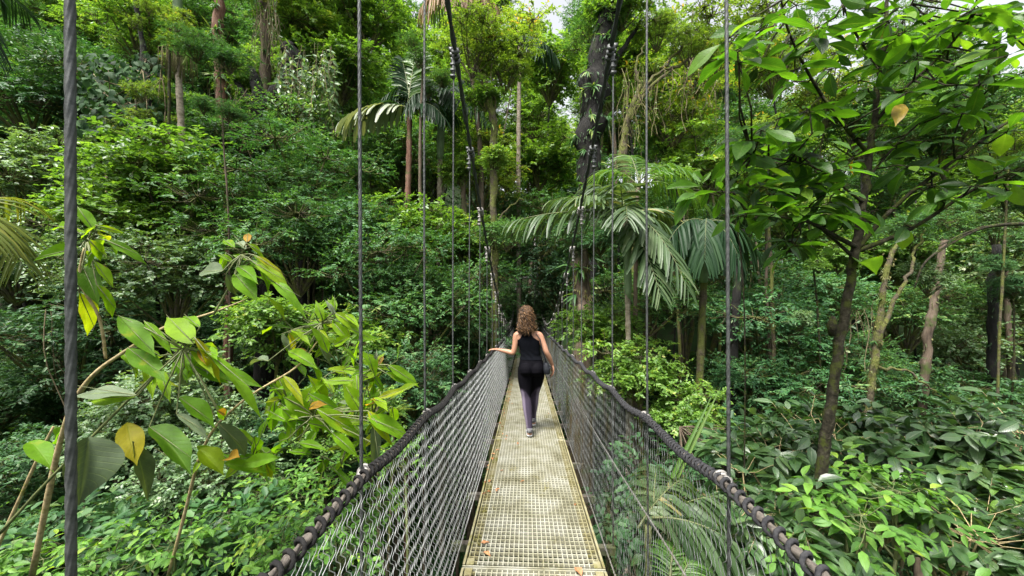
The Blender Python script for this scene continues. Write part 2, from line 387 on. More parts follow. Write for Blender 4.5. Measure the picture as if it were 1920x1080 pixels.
MAT['lf_tree'] = G("broad_tree_leaf", [(0, (0.006, 0.018, 0.004)), (0.4, (0.022, 0.068, 0.007)), (0.75, (0.060, 0.155, 0.012)), (0.97, (0.11, 0.22, 0.02)), (1, (0.35, 0.09, 0.03))], 0.42, 0.42, 0.30, veins=0.16, back=0.10, tcol=2.3, objvar=0.0)
MAT['lf_herb'] = G("herb_leaf", [(0, (0.0230, 0.0747, 0.0138)), (0.5, (0.0920, 0.2242, 0.0345)), (0.85, (0.1725, 0.3335, 0.0517)), (1, (0.2760, 0.3910, 0.0460))], 0.38, 0.46, 0.35, veins=0.25, back=0.3)
MAT['lf_oval'] = G("oval_leaf", [(0, (0.016, 0.050, 0.012)), (0.5, (0.042, 0.100, 0.028)), (0.85, (0.085, 0.15, 0.055)), (1, (0.11, 0.22, 0.025))], 0.25, 0.34, 0.75, veins=0.18, back=0.35)
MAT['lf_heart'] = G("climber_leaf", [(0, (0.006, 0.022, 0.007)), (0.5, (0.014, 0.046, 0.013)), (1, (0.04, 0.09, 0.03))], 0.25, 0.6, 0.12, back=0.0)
MAT['lf_palm'] = G("palm_leaflet", [(0, (0.022, 0.048, 0.016)), (0.5, (0.060, 0.105, 0.040)), (0.9, (0.115, 0.160, 0.072)), (1, (0.22, 0.20, 0.08))], 0.28, 0.45, 0.4, back=0.35)
MAT['lf_palm_green'] = G("green_palm_leaflet", [(0, (0.0340, 0.0935, 0.0170)), (0.5, (0.0765, 0.1615, 0.0255)), (1, (0.1530, 0.2295, 0.0425))], 0.4, 0.4, 0.5)
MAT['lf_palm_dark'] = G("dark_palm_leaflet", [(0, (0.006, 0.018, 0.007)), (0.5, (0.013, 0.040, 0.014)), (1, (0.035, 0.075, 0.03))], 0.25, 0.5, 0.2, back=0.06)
MAT['lf_palm_pale'] = G("pale_palm_leaflet", [(0, (0.16, 0.19, 0.12)), (0.5, (0.24, 0.27, 0.19)), (1, (0.34, 0.36, 0.27))], 0.2, 0.45, 0.5)
MAT['lf_palm_dead'] = G("dead_palm_leaflet", [(0, (0.12, 0.075, 0.045)), (0.5, (0.22, 0.15, 0.10)), (1, (0.34, 0.25, 0.17))], 0.2, 0.7, 0.2)
MAT['lf_palm_yellow'] = G("yellow_palm_leaflet", [(0, (0.05, 0.085, 0.012)), (0.5, (0.13, 0.16, 0.022)), (1, (0.30, 0.27, 0.05))], 0.35, 0.45, 0.3, back=0.05)
MAT['lf_fall'] = G("fallen_leaf", [(0, (0.16, 0.06, 0.025)), (0.5, (0.40, 0.17, 0.07)), (1, (0.50, 0.26, 0.14))], 0.15, 0.7, 0.2, veins=0.15, tcol=0.8)
MAT['moss_hang'] = G("hanging_moss", [(0, (0.05, 0.05, 0.018)), (0.5, (0.11, 0.11, 0.035)), (1, (0.20, 0.17, 0.06))], 0.25, 0.8, 0.2)

# ------------------------------------------------------------------ ground
gx = np.concatenate([np.linspace(-400, -62, 12), np.linspace(-60, 60, 121), np.linspace(62, 400, 12)])
gy = np.concatenate([np.linspace(-300, -22, 10), np.linspace(-20, 90, 111), np.linspace(95, 500, 14)])
X, Y = np.meshgrid(gx, gy, indexing='ij')
Zt = np.minimum(terrain(X, Y), 60)
gm = MB()
ni, nj = X.shape
ii, jj = np.meshgrid(np.arange(ni - 1), np.arange(nj - 1), indexing='ij')
a0 = (ii * nj + jj).ravel()
gm.add(np.stack([X, Y, Zt], -1).reshape(-1, 3), np.stack([a0, a0 + nj, a0 + nj + 1, a0 + 1], 1))
ground = gm.build("ground", MAT['soil'])
tag(ground, "dark leaf littered floor of the wooded ravine under the bridge", "ground", kind="structure")

# ------------------------------------------------------------------ bridge
def deckz(y):  return -(0.09 * y - 0.0014 * y * y)
def cablez(y): return 0.38 + 0.0311 * (y - 12.0) ** 2
DX, RX = 0.43, 0.54
Y0, Y1 = -1.8, 25.0
bridge = thing("suspension_bridge", "narrow hanging footbridge with pale grating deck, wire mesh sides and dark cables across the ravine", "footbridge", (0, 0, deckz(0)))

# grating panels, each a moulded mesh of bars with its own frame
PANEL = 2.4
ys = np.arange(2.235 - 2 * PANEL, Y1, PANEL)
for k, ya in enumerate(ys):
    yb = min(ya + PANEL - 0.004, Y1)
    mb = MB()
    xs = np.linspace(-DX + 0.03, DX - 0.03, 27)
    seg = np.linspace(ya + 0.02, yb - 0.02, 5)
    for x in xs:
        edge = abs(x) > DX - 0.075
        c = np.stack([np.full(4, x), (seg[1:] + seg[:-1]) / 2, deckz((seg[1:] + seg[:-1]) / 2) - 0.010], 1)
        hy = np.stack([np.zeros(4), np.diff(seg) / 2, np.diff(deckz(seg)) / 2], 1)
        mb.boxes(c, (0.0034, 0, 0), hy, (0, 0, 0.010), mat=1 if edge else 0)
    yt = np.arange(ya + 0.05, yb - 0.03, 0.047)
    for x0, x1, mi in ((-DX + 0.03, -DX + 0.085, 1), (-DX + 0.085, DX - 0.085, 0), (DX - 0.085, DX - 0.03, 1)):
        c = np.stack([np.full(len(yt), (x0 + x1) / 2), yt, deckz(yt) - 0.0112], 1)
        mb.boxes(c, ((x1 - x0) / 2, 0, 0), (0, 0.0034, 0), (0, 0, 0.009), mat=mi)
    for x in (-DX + 0.008, DX - 0.008):
        c = np.stack([np.full(4, x), (seg[1:] + seg[:-1]) / 2, deckz((seg[1:] + seg[:-1]) / 2) - 0.016], 1)
        hy = np.stack([np.zeros(4), np.diff(seg) / 2 * 1.01, np.diff(deckz(seg)) / 2 * 1.01], 1)
        mb.boxes(c, (0.007, 0, 0), hy, (0, 0, 0.018), mat=1)
    for y in (ya + 0.008, yb - 0.008):
        mb.boxes([[0, y, deckz(y) - 0.0125]], (DX - 0.002, 0, 0), (0, 0.0034, 0), (0, 0, 0.0105), mat=0)
    # solid corners where the panel is bolted down
    for x in (-DX + 0.045, DX - 0.045):
        for y in (ya + 0.045, yb - 0.045):
            mb.boxes([[x, y, deckz(y) - 0.005]], (0.022, 0, 0), (0, 0.03, -0.0026), (0, 0, 0.0075), mat=1)
    o = child("deck_panel", mb, [MAT['grating'], MAT['grating_edge']], bridge, smooth=False)

yy = np.linspace(Y0, Y1, 110)
for s in (-1, 1):
    mb = MB(); mb.tube(np.stack([np.full(110, s * (DX - 0.05)), yy, deckz(yy) - 0.065], 1), 0.02, 6)
    mb.tube(np.stack([np.full(110, s * 0.2), yy, deckz(yy) - 0.065], 1), 0.018, 6)
    child("deck_cable", mb, MAT['cable_dark'], bridge)
    # handrail: thick core, lacing spiral
    y = np.linspace(Y0, Y1, 420)
    wob = 0.008 * np.sin(y * 2 * pi / 0.74 - 1.2) - 0.010 * np.abs(np.sin((y - 0.40) * pi / 0.74))
    core = np.stack([s * (RX + 0.004 * np.sin(y * 5)), y, deckz(y) + 1.0 + wob], 1)
    mb = MB(); mb.tube(core, 0.0115, 18, lobes=3, lobe_amp=0.28, twist=70)
    child("handrail_rope", mb, MAT['rope_core'], bridge)
    nw = int((Y1 - Y0) / 0.0045)
    y = np.linspace(Y0, Y1, nw)
    pit = 0.036 + 0.010 * np.sin(y * 1.7 + s) * np.sin(y * 0.9)
    pit = np.where(y > 1.15, pit * 0.72, pit)
    ph = np.cumsum(2 * pi / pit) * (y[1] - y[0])
    cx = np.interp(y, core[:, 1], core[:, 0]); cz = np.interp(y, core[:, 1], core[:, 2])
    R = 0.0160
    h = np.stack([cx + s * R * np.sin(ph), y, cz + R * np.cos(ph)], 1)
    mb = MB(); mb.tube(h, 0.0056, 6)
    child("rail_lacing", mb, MAT['rope_wrap'] if s < 0 else MAT['rope_wrap2'], bridge)
    # chain link net between rail and deck edge
    pitch = 0.030; rows = 32
    yi = np.arange(Y0, Y1, pitch)
    t = np.arange(rows + 1) / rows
    K = np.arange(rows + 1)
    rs = np.random.default_rng(11 + s)
    sag = rs.normal(0, 0.0035, (len(yi), 1))
    yy2 = yi[:, None] + pitch * (K[None] % 2) * 1.12 + sag * 0.7 + 0.004 * np.sin(K[None] * 0.7 + yi[:, None] * 2)
    bulge = 0.022 * np.sin(t * pi)[None] * (0.7 + 0.5 * np.sin(yi * 1.3)[:, None]) + rs.normal(0, 0.0012, (len(yi), rows + 1))
    xx = s * ((RX - 0.0) * (1 - t)[None] + (DX + 0.055) * t[None] + bulge) + 0.0028 * ((K[None] % 2) * 2 - 1)
    zz = deckz(yy2) + 0.985 * (1 - t)[None] - 0.05 * t[None] + wob.mean() + sag
    pts = np.stack([xx, yy2, zz], -1)          # strands x rows x 3
    # mid points make each bend a rounded hook
    a_ = pts[:, :-1] * 0.80 + pts[:, 1:] * 0.20; b_ = pts[:, :-1] * 0.20 + pts[:, 1:] * 0.80
    path = np.stack([a_, b_], 2).reshape(len(yi), -1, 3)
    m_ = path.shape[1]
    tan = nz(np.gradient(path, axis=1)); e1 = nz(np.cross(tan, np.array([1.0, 0, 0]))); e2 = np.cross(tan, e1)
    rw = 0.00125
    ring = np.stack([path + rw * (cos(q) * e1 + sin(q) * e2) for q in (0, 2 * pi / 3, 4 * pi / 3)], 2)
    S = len(yi)
    base = (np.arange(S)[:, None, None] * m_ + np.arange(m_ - 1)[None, :, None]) * 3
    j = np.arange(3)[None, None]; j2 = (j + 1) % 3
    f = np.stack([base + j, base + j2, base + 3 + j2, base + 3 + j], -1).reshape(-1, 4)
    mb = MB(); mb.add(ring.reshape(-1, 3), f)
    child("wire_mesh", mb, MAT['galv'] if s < 0 else MAT['galv_moss'], bridge)
    # selvage cables along the net
    mb = MB(); mb.tube(np.stack([np.full(110, s * (DX + 0.06)), yy, deckz(yy) - 0.05], 1), 0.005, 6)
    child("bottom_cable", mb, MAT['thimble'], bridge)
    if s > 0:
        mb = MB(); mb.tube(np.stack([np.full(110, s * (RX + 0.012)), yy, deckz(yy) + 0.52 + 0.012 * np.sin(yy * 1.6)], 1), 0.0042, 6)
        child("middle_cable", mb, MAT['thimble'], bridge)
    # main cable
    y = np.linspace(-2.6, Y1 + 0.5, 160)
    mb = MB(); mb.tube(np.stack([np.full(160, s * RX), y, cablez(y)], 1), 0.019, 18, lobes=6, lobe_amp=0.16, twist=22)
    child("main_cable", mb, MAT['cable_dark'], bridge)

kk = np.arange(0, 34)
for s in (-1, 1):
    for k in kk:
        y = 0.40 + 0.74 * k
        if y > Y1 - 0.2: continue
        zt = cablez(y) - 0.02; zb = deckz(y) - 0.10
        near = y < 3
        n = max(6, int((zt - zb) / (0.012 if y < 1 else 0.03 if near else 0.12)))
        zl = np.linspace(zb, zt, n)
        x = s * (RX + 0.018)
        mb = MB(); mb.tube(np.stack([x + 0.004 * np.sin(zl * 1.3 + k), np.full(n, y), zl], 1), 0.0041 if k == 0 else 0.0052, 18 if near else 8, lobes=6 if near else 0, lobe_amp=0.42, twist=38)
        so = child("suspender", mb, MAT['steel'], bridge)
        # clamp on the main cable: two saddles, u-bolt and nuts
        mb = MB()
        sl = 0.0622 * (y - 12.0); tv = nz(np.array([0, 1.0, sl])); c = np.array([s * RX, y, cablez(y)])
        for o_ in (-0.035, 0.0, 0.035):
            mb.tube([c + tv * (o_ - 0.010), c + tv * (o_ + 0.010)], 0.029, 10)
            mb.boxes([c + tv * o_ + np.array([s * 0.030, 0, 0.012])], (0.012, 0, 0), tv * 0.008, (0, 0, 0.010))
        mb.tube([c + np.array([s * 0.018, 0, -0.02]), c + np.array([s * 0.018, 0, -0.16])], 0.0125, 8)
        for q in (-0.06, -0.10, -0.14):
            mb.boxes([c + np.array([s * 0.022, 0, q])], (0.017, 0, 0), (0, 0.013, 0), (0, 0, 0.008))
        child("cable_clamp", mb, MAT['thimble'] if y > 4 else MAT['steel'], bridge).parent = so
        # thimble loop where the hanger crosses the handrail
        mb = MB()
        th = np.linspace(0, 2 * pi, 15)
        c = np.array([s * (RX + 0.004), y, deckz(y) + 0.998])
        loop = np.stack([c[0] + s * 0.008 + 0.019 * np.cos(th), np.full(15, y) + 0.014 * np.sin(th * 0.5), c[2] + 0.021 * np.sin(th)], 1)
        mb.tube(loop, 0.0055, 8)
        mb.tube(loop + np.array([0, 0.014, 0.002]), 0.0050, 8)
        mb.tube([c + np.array([s * 0.012, -0.03, -0.012]), c + np.array([s * 0.014, 0.0, 0.012]), c + np.array([s * 0.012, 0.04, 0.008])], [0.008, 0.011, 0.008], 8)
        child("rail_thimble", mb, MAT['thimble'], bridge).parent = so
for k in kk:
    y = 0.40 + 0.74 * k
    if y > Y1 - 0.2: continue
    mb = MB(); mb.boxes([[0, y, deckz(y) - 0.115]], (RX + 0.03, 0, 0), (0, 0.022, 0), (0, 0, 0.026))
    child("cross_beam", mb, MAT['beam'], bridge, smooth=False)
# far portal that carries the cables
mb = MB()
for s in (-1, 1):
    mb.tube([(s * RX, Y1 + 0.5, -2.4), (s * RX, Y1 + 0.5, cablez(Y1 + 0.5) + 0.1)], 0.07, 10)
for z in (2.2, 5.3):
    mb.boxes([[0, Y1 + 0.5, z]], (RX, 0, 0), (0, 0.04, 0), (0, 0, 0.05))
child("cable_portal", mb, MAT['thimble'], bridge)
# ------------------------------------------------------------------ the walking woman
WY = 4.72
WZ = float(deckz(WY + 0.1))
def wp(x, y, z): return np.array([x, WY + y, WZ + z])
person = thing("person", "woman with curly brown hair in black top and leggings walking away along the bridge deck", "person", (0, WY + 0.2, WZ))

def loft(mb, rings, sides=20, pw=2.0):
    """rings: (centre, rx, ry, optional yaw); superelliptic cross sections, rounded ends"""
    C = np.array([r[0] for r in rings]); n = len(rings)
    t = np.linspace(0, 1, n); T = np.linspace(0, 1, n * 5)
    def sm(a):
        a = np.asarray(a, float)
        out = np.interp(T, t, a)
        k = np.array([0.1, 0.2, 0.4, 0.2, 0.1]); pad = np.pad(out, 2, mode='edge')
        return np.convolve(pad, k, 'valid')
    Cx, Cy, Cz = sm(C[:, 0]), sm(C[:, 1]), sm(C[:, 2])
    rx, ry = sm([r[1] for r in rings]), sm([r[2] for r in rings])
    ang = np.linspace(0, 2 * pi, sides, endpoint=False)
    ca, sa = np.cos(ang), np.sin(ang)
    ca = np.sign(ca) * np.abs(ca) ** (2 / pw); sa = np.sign(sa) * np.abs(sa) ** (2 / pw)
    v = np.stack([Cx[:, None] + rx[:, None] * ca, Cy[:, None] + ry[:, None] * sa, np.repeat(Cz[:, None], sides, 1)], -1)
    m = len(T)
    i = np.arange(m - 1)[:, None] * sides; j = np.arange(sides)[None]; j2 = (j + 1) % sides
    f = np.stack([i + j, i + j2, i + sides + j2, i + sides + j], -1).reshape(-1, 4)
    b = mb.n
    mb.add(v.reshape(-1, 3), f)
    for ring in (0, m - 1):
        c = v[ring].mean(0); k = mb.n
        mb.v.append(c[None]); mb.a.append(np.zeros((1, 3))); mb.n += 1
        idx = b + ring * sides + np.arange(sides); nx = np.roll(idx, -1)
        mb.f[3].append(np.stack([np.full(sides, k), nx if ring == 0 else idx, idx if ring == 0 else nx], 1)); mb.m[3].append(np.zeros(sides, np.int32))

def limb(mb, pts, rad, sub=5, sides=16):
    pts = np.asarray(pts, float); n = len(pts); t = np.arange(n); T = np.linspace(0, n - 1, (n - 1) * sub + 1)
    q = np.stack([np.interp(T, t, pts[:, k]) for k in range(3)], 1); r = np.interp(T, t, rad)
    for _ in range(2):
        q[1:-1] = q[1:-1] * 0.5 + (q[:-2] + q[2:]) * 0.25
        r[1:-1] = r[1:-1] * 0.5 + (r[:-2] + r[2:]) * 0.25
    d0 = nz(q[0] - q[1]); d1 = nz(q[-1] - q[-2])
    q = np.concatenate([[q[0] + d0 * r[0] * .8, q[0] + d0 * r[0] * .5], q, [q[-1] + d1 * r[-1] * .5, q[-1] + d1 * r[-1] * .8]])
    r = np.concatenate([[r[0] * .45, r[0] * .85], r, [r[-1] * .85, r[-1] * .45]])
    mb.tube(q, r, sides)

LS, LE, LW = wp(-.172, .20, 1.262), wp(-.212, .17, 1.025), wp(-.395, .24, 1.055)
RS, RE, RW = wp(.128, .20, 1.262), wp(.218, .15, 1.045), wp(.300, .22, .865)
mb = MB()
# torso from crotch to neck
loft(mb, [(wp(.022, .20, .735), .10, .085), (wp(.024, .19, .79), .158, .112), (wp(.025, .185, .85), .166, .118), (wp(.022, .19, .92), .150, .105),
          (wp(.012, .20, .995), .122, .088), (wp(.004, .205, 1.07), .126, .092), (wp(-.008, .205, 1.15), .140, .100), (wp(-.018, .20, 1.22), .158, .092),
          (wp(-.022, .20, 1.27), .150, .075), (wp(-.026, .20, 1.305), .085, .060), (wp(-.034, .20, 1.34), .052, .052), (wp(-.042, .205, 1.40), .048, .050), (wp(-.045, .21, 1.44), .05, .055)], 24, 2.3)
# buttocks
limb(mb, [wp(-.045, .115, .815), wp(-.045, .125, .84)], [.085, .085])
limb(mb, [wp(.092, .120, .815), wp(.092, .13, .84)], [.085, .085])
# head: cranium, jaw, nose, ears, brow
loft(mb, [(wp(-.046, .25, 1.405), .030, .030), (wp(-.046, .245, 1.43), .052, .060), (wp(-.046, .235, 1.47), .066, .080), (wp(-.046, .225, 1.52), .074, .092),
          (wp(-.046, .22, 1.57), .072, .090), (wp(-.046, .22, 1.605), .052, .066), (wp(-.046, .22, 1.622), .02, .03)], 20)
limb(mb, [wp(-.046, .316, 1.515), wp(-.046, .333, 1.475)], [.008, .013])           # nose
limb(mb, [wp(-.070, .312, 1.522), wp(-.046, .318, 1.526), wp(-.022, .312, 1.522)], [.009, .010, .009])
limb(mb, [wp(-.066, .306, 1.44), wp(-.046, .314, 1.438), wp(-.026, .306, 1.44)], [.006, .008, .006])   # lips
for sx in (-1, 1):
    limb(mb, [wp(-.046 + sx * .076, .225, 1.475), wp(-.046 + sx * .084, .215, 1.505), wp(-.046 + sx * .078, .22, 1.53)], [.010, .014, .010])
# arms
limb(mb, [wp(-.115, .20, 1.262), LS, LS * .5 + LE * .5 + [0.004, 0, 0], LE, LE * .6 + LW * .4 + [0, 0, .004], LW], [.055, .050, .040, .034, .034, .0225])
limb(mb, [wp(.075, .20, 1.262), RS, RS * .5 + RE * .5 + [.004, 0, 0], RE, RE * .6 + RW * .4 + [.004, 0, 0], RW], [.055, .050, .041, .035, .035, .0225])
# hands: palm and five bent fingers each
def hand(W, d, up, side, fl):
    d, up, side = nz(d), nz(up), nz(side)
    ncol = [(-.030, .072, .078, .0075), (-.010, .078, .088, .0080), (.010, .080, .094, .0082), (.029, .076, .086, .0080)]
    for off, pl, L, r in ncol:                          # metacarpals merge into a flat palm
        limb(mb, [W + d * .005 + side * off * .45, W + d * .045 + side * off * .85 + up * .004, W + d * pl + side * off], [.014, .0135, .0105], sides=12)
        b = W + d * pl + side * off
        k1 = b + d * L * .42 + up * (-fl * L * .18) + side * off * .20
        k2 = k1 + d * L * .28 - up * (fl * L * .26) + side * off * .05
        k3 = k2 + d * L * .18 - up * (fl * L * .34)
        limb(mb, [b, k1, k2, k3], [r * 1.12, r, r * .92, r * .75], sides=10)
    tb = W + d * .022 + side * .024
    limb(mb, [tb, tb + d * .032 + side * .024 - up * .004, tb + d * .058 + side * .034 - up * .010, tb + d * .078 + side * .036 - up * .016], [.0135, .0112, .0096, .0075], sides=10)
hand(LW, (-.93, .30, .10), (.05, -.1, 1), (.25, .95, 0), 0.45)
hand(RW, (.18, .10, -1), (.95, -.1, .15), (-.1, .95, .1), 0.8)
# legs
limb(mb, [wp(-.052, .185, .82), wp(-.062, .18, .70), wp(-.052, .17, .56), wp(-.043, .155, .46), wp(-.030, .105, .33), wp(-.012, .045, .20), wp(-.002, .000, .095)], [.100, .093, .073, .056, .057, .042, .032])
limb(mb, [wp(.098, .20, .82), wp(.102, .25, .70), wp(.082, .31, .56), wp(.070, .345, .46), wp(.060, .35, .33), wp(.054, .385, .20), wp(.050, .400, .09)], [.100, .093, .073, .056, .057, .042, .032])
for ank, toe in ((wp(-.002, .0, .085), wp(-.004, .165, .045)), (wp(.050, .40, .075), wp(.056, .57, .035))):
    limb(mb, [ank + [0, -.02, -.03], ank + [0, .05, -.02], toe], [.034, .036, .026])
tmp = mb.build("person_rough", [])
mod = tmp.modifiers.new("r", 'REMESH'); mod.mode = 'VOXEL'; mod.voxel_size = 0.0055
mod = tmp.modifiers.new("s", 'SMOOTH'); mod.iterations = 5; mod.factor = 0.5
dg = bpy.context.evaluated_depsgraph_get()
bme = bpy.data.meshes.new_from_object(tmp.evaluated_get(dg))
bpy.data.objects.remove(tmp)
nv_ = len(bme.vertices)
V = np.empty(nv_ * 3, np.float32); bme.vertices.foreach_get("co", V); V = V.reshape(-1, 3).astype(float)
NO = np.empty(nv_ * 3, np.float32); bme.vertex_normals.foreach_get("vector", NO); NO = NO.reshape(-1, 3).astype(float)
faces = np.array([list(p.vertices) for p in bme.polygons if len(p.vertices) == 4])
bpy.data.meshes.remove(bme)
L_ = V - np.array([0, WY, WZ])

MAT['skin'] = noise_mat("skin", [(0.3, (0.30, 0.15, 0.092)), (0.7, (0.38, 0.20, 0.13))], 5, 0.5, 0.05, 0.001, spec=0.4)
MAT['black_knit'] = noise_mat("black_knit", [(0.3, (0.0020, 0.0022, 0.0032)), (0.7, (0.005, 0.006, 0.009))], 90, 0.9, 0.3, 0.002, spec=0.06)
MAT['shoe'] = noise_mat("grey_trainer", [(0.3, (0.06, 0.06, 0.065)), (0.7, (0.17, 0.17, 0.18))], 60, 0.7, 0.3, 0.002)
MAT['sole'] = noise_mat("pale_sole", [(0.3, (0.28, 0.28, 0.28)), (0.7, (0.42, 0.42, 0.42))], 20, 0.7, 0.1, 0.002)
MAT['bag'] = noise_mat("navy_bag", [(0.3, (0.003, 0.004, 0.007)), (0.7, (0.008, 0.010, 0.016))], 30, 0.7, 0.3, 0.003)
m, nt, out = new_mat("panelled_leggings"); lk = nt.links.new
at = N(nt, "Attribute", attribute_name="luv"); sp = N(nt, "SeparateXYZ"); lk(at.outputs["Vector"], sp.inputs[0])
r = ramp(nt, [(0, (0.0020, 0.0020, 0.0032)), (0.35, (0.006, 0.0052, 0.008)), (0.6, (0.040, 0.032, 0.050)), (1, (0.15, 0.125, 0.17))]); lk(sp.outputs[0], r.inputs[0])
p_ = N(nt, "BsdfPrincipled", Roughness=0.8); p_.inputs["Specular IOR Level"].default_value = 0.06; lk(r.outputs[0], p_.inputs["Base Color"]); lk(p_.outputs[0], out.inputs[0])
nn_ = N(nt, "TexNoise", Scale=120.0, Detail=2.0); b_ = N(nt, "Bump", Strength=0.15, Distance=0.002); lk(nn_.outputs[0], b_.inputs["Height"]); lk(b_.outputs[0], p_.inputs["Normal"])
MAT['leggings'] = m

mb = MB(); mb.add(V, faces)
child("body", mb, MAT['skin'], person)

def seg_d(Pt, a, b):
    ab = b - a; t = np.clip(((Pt - a) @ ab) / (ab @ ab), 0, 1)
    return np.linalg.norm(Pt - a - t[:, None] * ab, axis=1)
is_arm = (np.minimum.reduce([seg_d(V, LS, LE), seg_d(V, LE, LW), seg_d(V, LW, LW + [-.18, .06, .02]), seg_d(V, RS, RE), seg_d(V, RE, RW), seg_d(V, RW, RW + [.04, .02, -.2])]) < 0.062)
xc = -0.018
hw = np.interp(L_[:, 2], [.97, 1.17, 1.19, 1.205, 1.23, 1.26, 1.30, 1.318], [.3, .3, .150, .128, .095, .070, .058, .055])
slant = xc - 0.02 * np.clip((L_[:, 2] - 1.18) / .1, 0, 1)
front = L_[:, 1] > 0.235
top = (L_[:, 2] > 0.945) & (L_[:, 2] < np.where(front, 1.27, 1.305)) & (np.abs(L_[:, 0] - slant) < hw)
top &= ~(is_arm & (np.abs(L_[:, 0] - xc) > .145 - .0 * L_[:, 2]))
leg = (L_[:, 2] > 0.10) & (L_[:, 2] < 0.985) & ~((L_[:, 0] > .19) & is_arm) & ~((L_[:, 0] < -.17) & is_arm)
def shell(name, sel, off, mat, attr=None, thick=True):
    fs = faces[sel[faces].all(1)]
    idx = np.unique(fs); mp = -np.ones(len(V), int); mp[idx] = np.arange(len(idx))
    wr = 0.0022 * np.sin(L_[idx, 2] * 75 + 6 * np.sin(L_[idx, 0] * 14)) * np.clip((L_[idx, 2] - .9) * 12, 0, 1) * np.clip((1.10 - L_[idx, 2]) * 12, 0, 1)
    vv = V[idx] + NO[idx] * (off + wr)[:, None]
    mbx = MB(); a = np.zeros((len(idx), 3))
    if attr is not None: a[:, 0] = attr[idx]
    mbx.add(vv, mp[fs], a)
    return child(name, mbx, mat, person)
shell("tank_top", top, 0.0065 + 0.003 * np.clip((1.0 - L_[np.unique(faces[top[faces].all(1)]), 2]) * 20, 0, 1), MAT['black_knit'])
# colour panels of the leggings: dark behind, lavender along the outer calf
cl = np.interp(L_[:, 2], [.10, .20, .33, .46, .56, .82], [-.0015, -.012, -.030, -.043, -.052, -.052])
cr = np.interp(L_[:, 2], [.10, .20, .33, .46, .56, .82], [.050, .054, .060, .070, .082, .098])
is_l = np.abs(L_[:, 0] - cl) + 0.6 * np.abs(L_[:, 1] - np.interp(L_[:, 2], [.1, .46, .8], [.0, .155, .19])) < np.abs(L_[:, 0] - cr) + 0.6 * np.abs(L_[:, 1] - np.interp(L_[:, 2], [.1, .46, .8], [.40, .345, .2]))
outw = np.where(is_l, cl - L_[:, 0], L_[:, 0] - cr) / 0.05
zf = np.clip((0.60 - L_[:, 2] - 0.10 * np.clip(-outw, 0, 1)) / 0.07, 0, 1)
val = zf * (0.47 + 0.65 * np.clip(outw * 1.5 - 0.30, 0, 1)) + 0.1
shell("leggings", leg, np.full(len(np.unique(faces[leg[faces].all(1)])), 0.004), MAT['leggings'], val)

# hair: a curly mass made of many wavy locks over an inner cap
rg = np.random.default_rng(5)
MAT['hair'] = None
m, nt, out = new_mat("curly_hair"); lk = nt.links.new
at = N(nt, "Attribute", attribute_name="luv"); sp = N(nt, "SeparateXYZ"); lk(at.outputs["Vector"], sp.inputs[0])
r = ramp(nt, [(0, (0.008, 0.004, 0.002)), (0.4, (0.040, 0.020, 0.009)), (0.8, (0.12, 0.064, 0.028)), (1, (0.25, 0.145, 0.068))]); lk(sp.outputs[2], r.inputs[0])
p_ = N(nt, "BsdfPrincipled", Roughness=0.5); p_.inputs["Specular IOR Level"].default_value = 0.25
lk(r.outputs[0], p_.inputs["Base Color"]); lk(p_.outputs[0], out.inputs[0]); MAT['hair'] = m
mb = MB()
hz = np.array([1.655, 1.64, 1.60, 1.55, 1.48, 1.41, 1.355, 1.305, 1.265])
hx = np.array([.018, .044, .068, .080, .090, .106, .112, .094, .046])
hy = np.array([.03, .06, .098, .108, .105, .090, .075, .06, .02])
hc = np.array([.215, .21, .205, .19, .175, .155, .135, .115, .105])
hcx = np.array([-.046, -.046, -.046, -.044, -.042, -.042, -.044, -.046, -.046])
loft(mb, [(wp(a, b, c), x * .86, y * .86) for a, b, c, x, y in zip(hcx, hc, hz, hx, hy)][::-1], 20)
for i in range(520):
    th = rg.uniform(pi * 0.93, pi * 2.07) if rg.random() < 0.85 else rg.uniform(0.9, 2.2) * 1.0
    if 0.3 < th < 2.9: th = pi + (th - pi / 2)            # leave the face clear
    z0 = rg.choice([1.655, 1.64, 1.60, 1.55, 1.50, 1.45, 1.40]) - rg.uniform(0, .03)
    Ls = rg.uniform(.10, .24); z1 = max(z0 - Ls, 1.29 + rg.uniform(0, .08))
    n = 22
    zz_ = np.linspace(z0, z1, n)
    k = rg.uniform(.80, 1.06)
    X_ = np.interp(-zz_, -hz, hx) * k; Y_ = np.interp(-zz_, -hz, hy) * k; C_ = np.interp(-zz_, -hz, hc); CX = np.interp(-zz_, -hz, hcx)
    amp = rg.uniform(.005, .012); fr_ = rg.uniform(60, 110); ph_ = rg.uniform(0, 6.3)
    ta = th + np.linspace(0, rg.normal(0, .35), n)
    x = CX + X_ * np.cos(ta) + amp * np.sin(zz_ * fr_ + ph_); y_ = C_ + Y_ * np.sin(ta) + amp * np.cos(zz_ * fr_ + ph_)
    pts = np.stack([x, WY + y_, WZ + zz_ + .004 * np.sin(zz_ * fr_ * .5)], 1)
    w = rg.uniform(.0035, .0065)
    mb.tube(pts, w * np.interp(np.linspace(0, 1, n), [0, .2, .8, 1], [.5, 1, .9, .3]), 5, rnd=np.clip(rg.normal(.45, .25), 0, 1))
for i in range(160):                                        # loose frizz at the outline
    th = rg.uniform(pi, 2 * pi); z0 = rg.uniform(1.32, 1.64)
    xx_, yy_, cc_, cx_ = [np.interp(-z0, -hz, q) for q in (hx, hy, hc, hcx)]
    p0 = wp(cx_ + xx_ * cos(th), cc_ + yy_ * sin(th), z0); d = nz(np.array([cos(th), sin(th) * .6, rg.normal(-.2, .5)]))
    t = np.linspace(0, 1, 9)[:, None]; L = rg.uniform(.02, .05)
    pts = p0 + d * t * L + np.array([.008, .004, 0]) * np.sin(t * 9 + i) - np.array([0, 0, .03]) * t ** 2
    mb.tube(pts, .0013, 3, rnd=rg.uniform(.5, 1))
child("hair", mb, MAT['hair'], person)

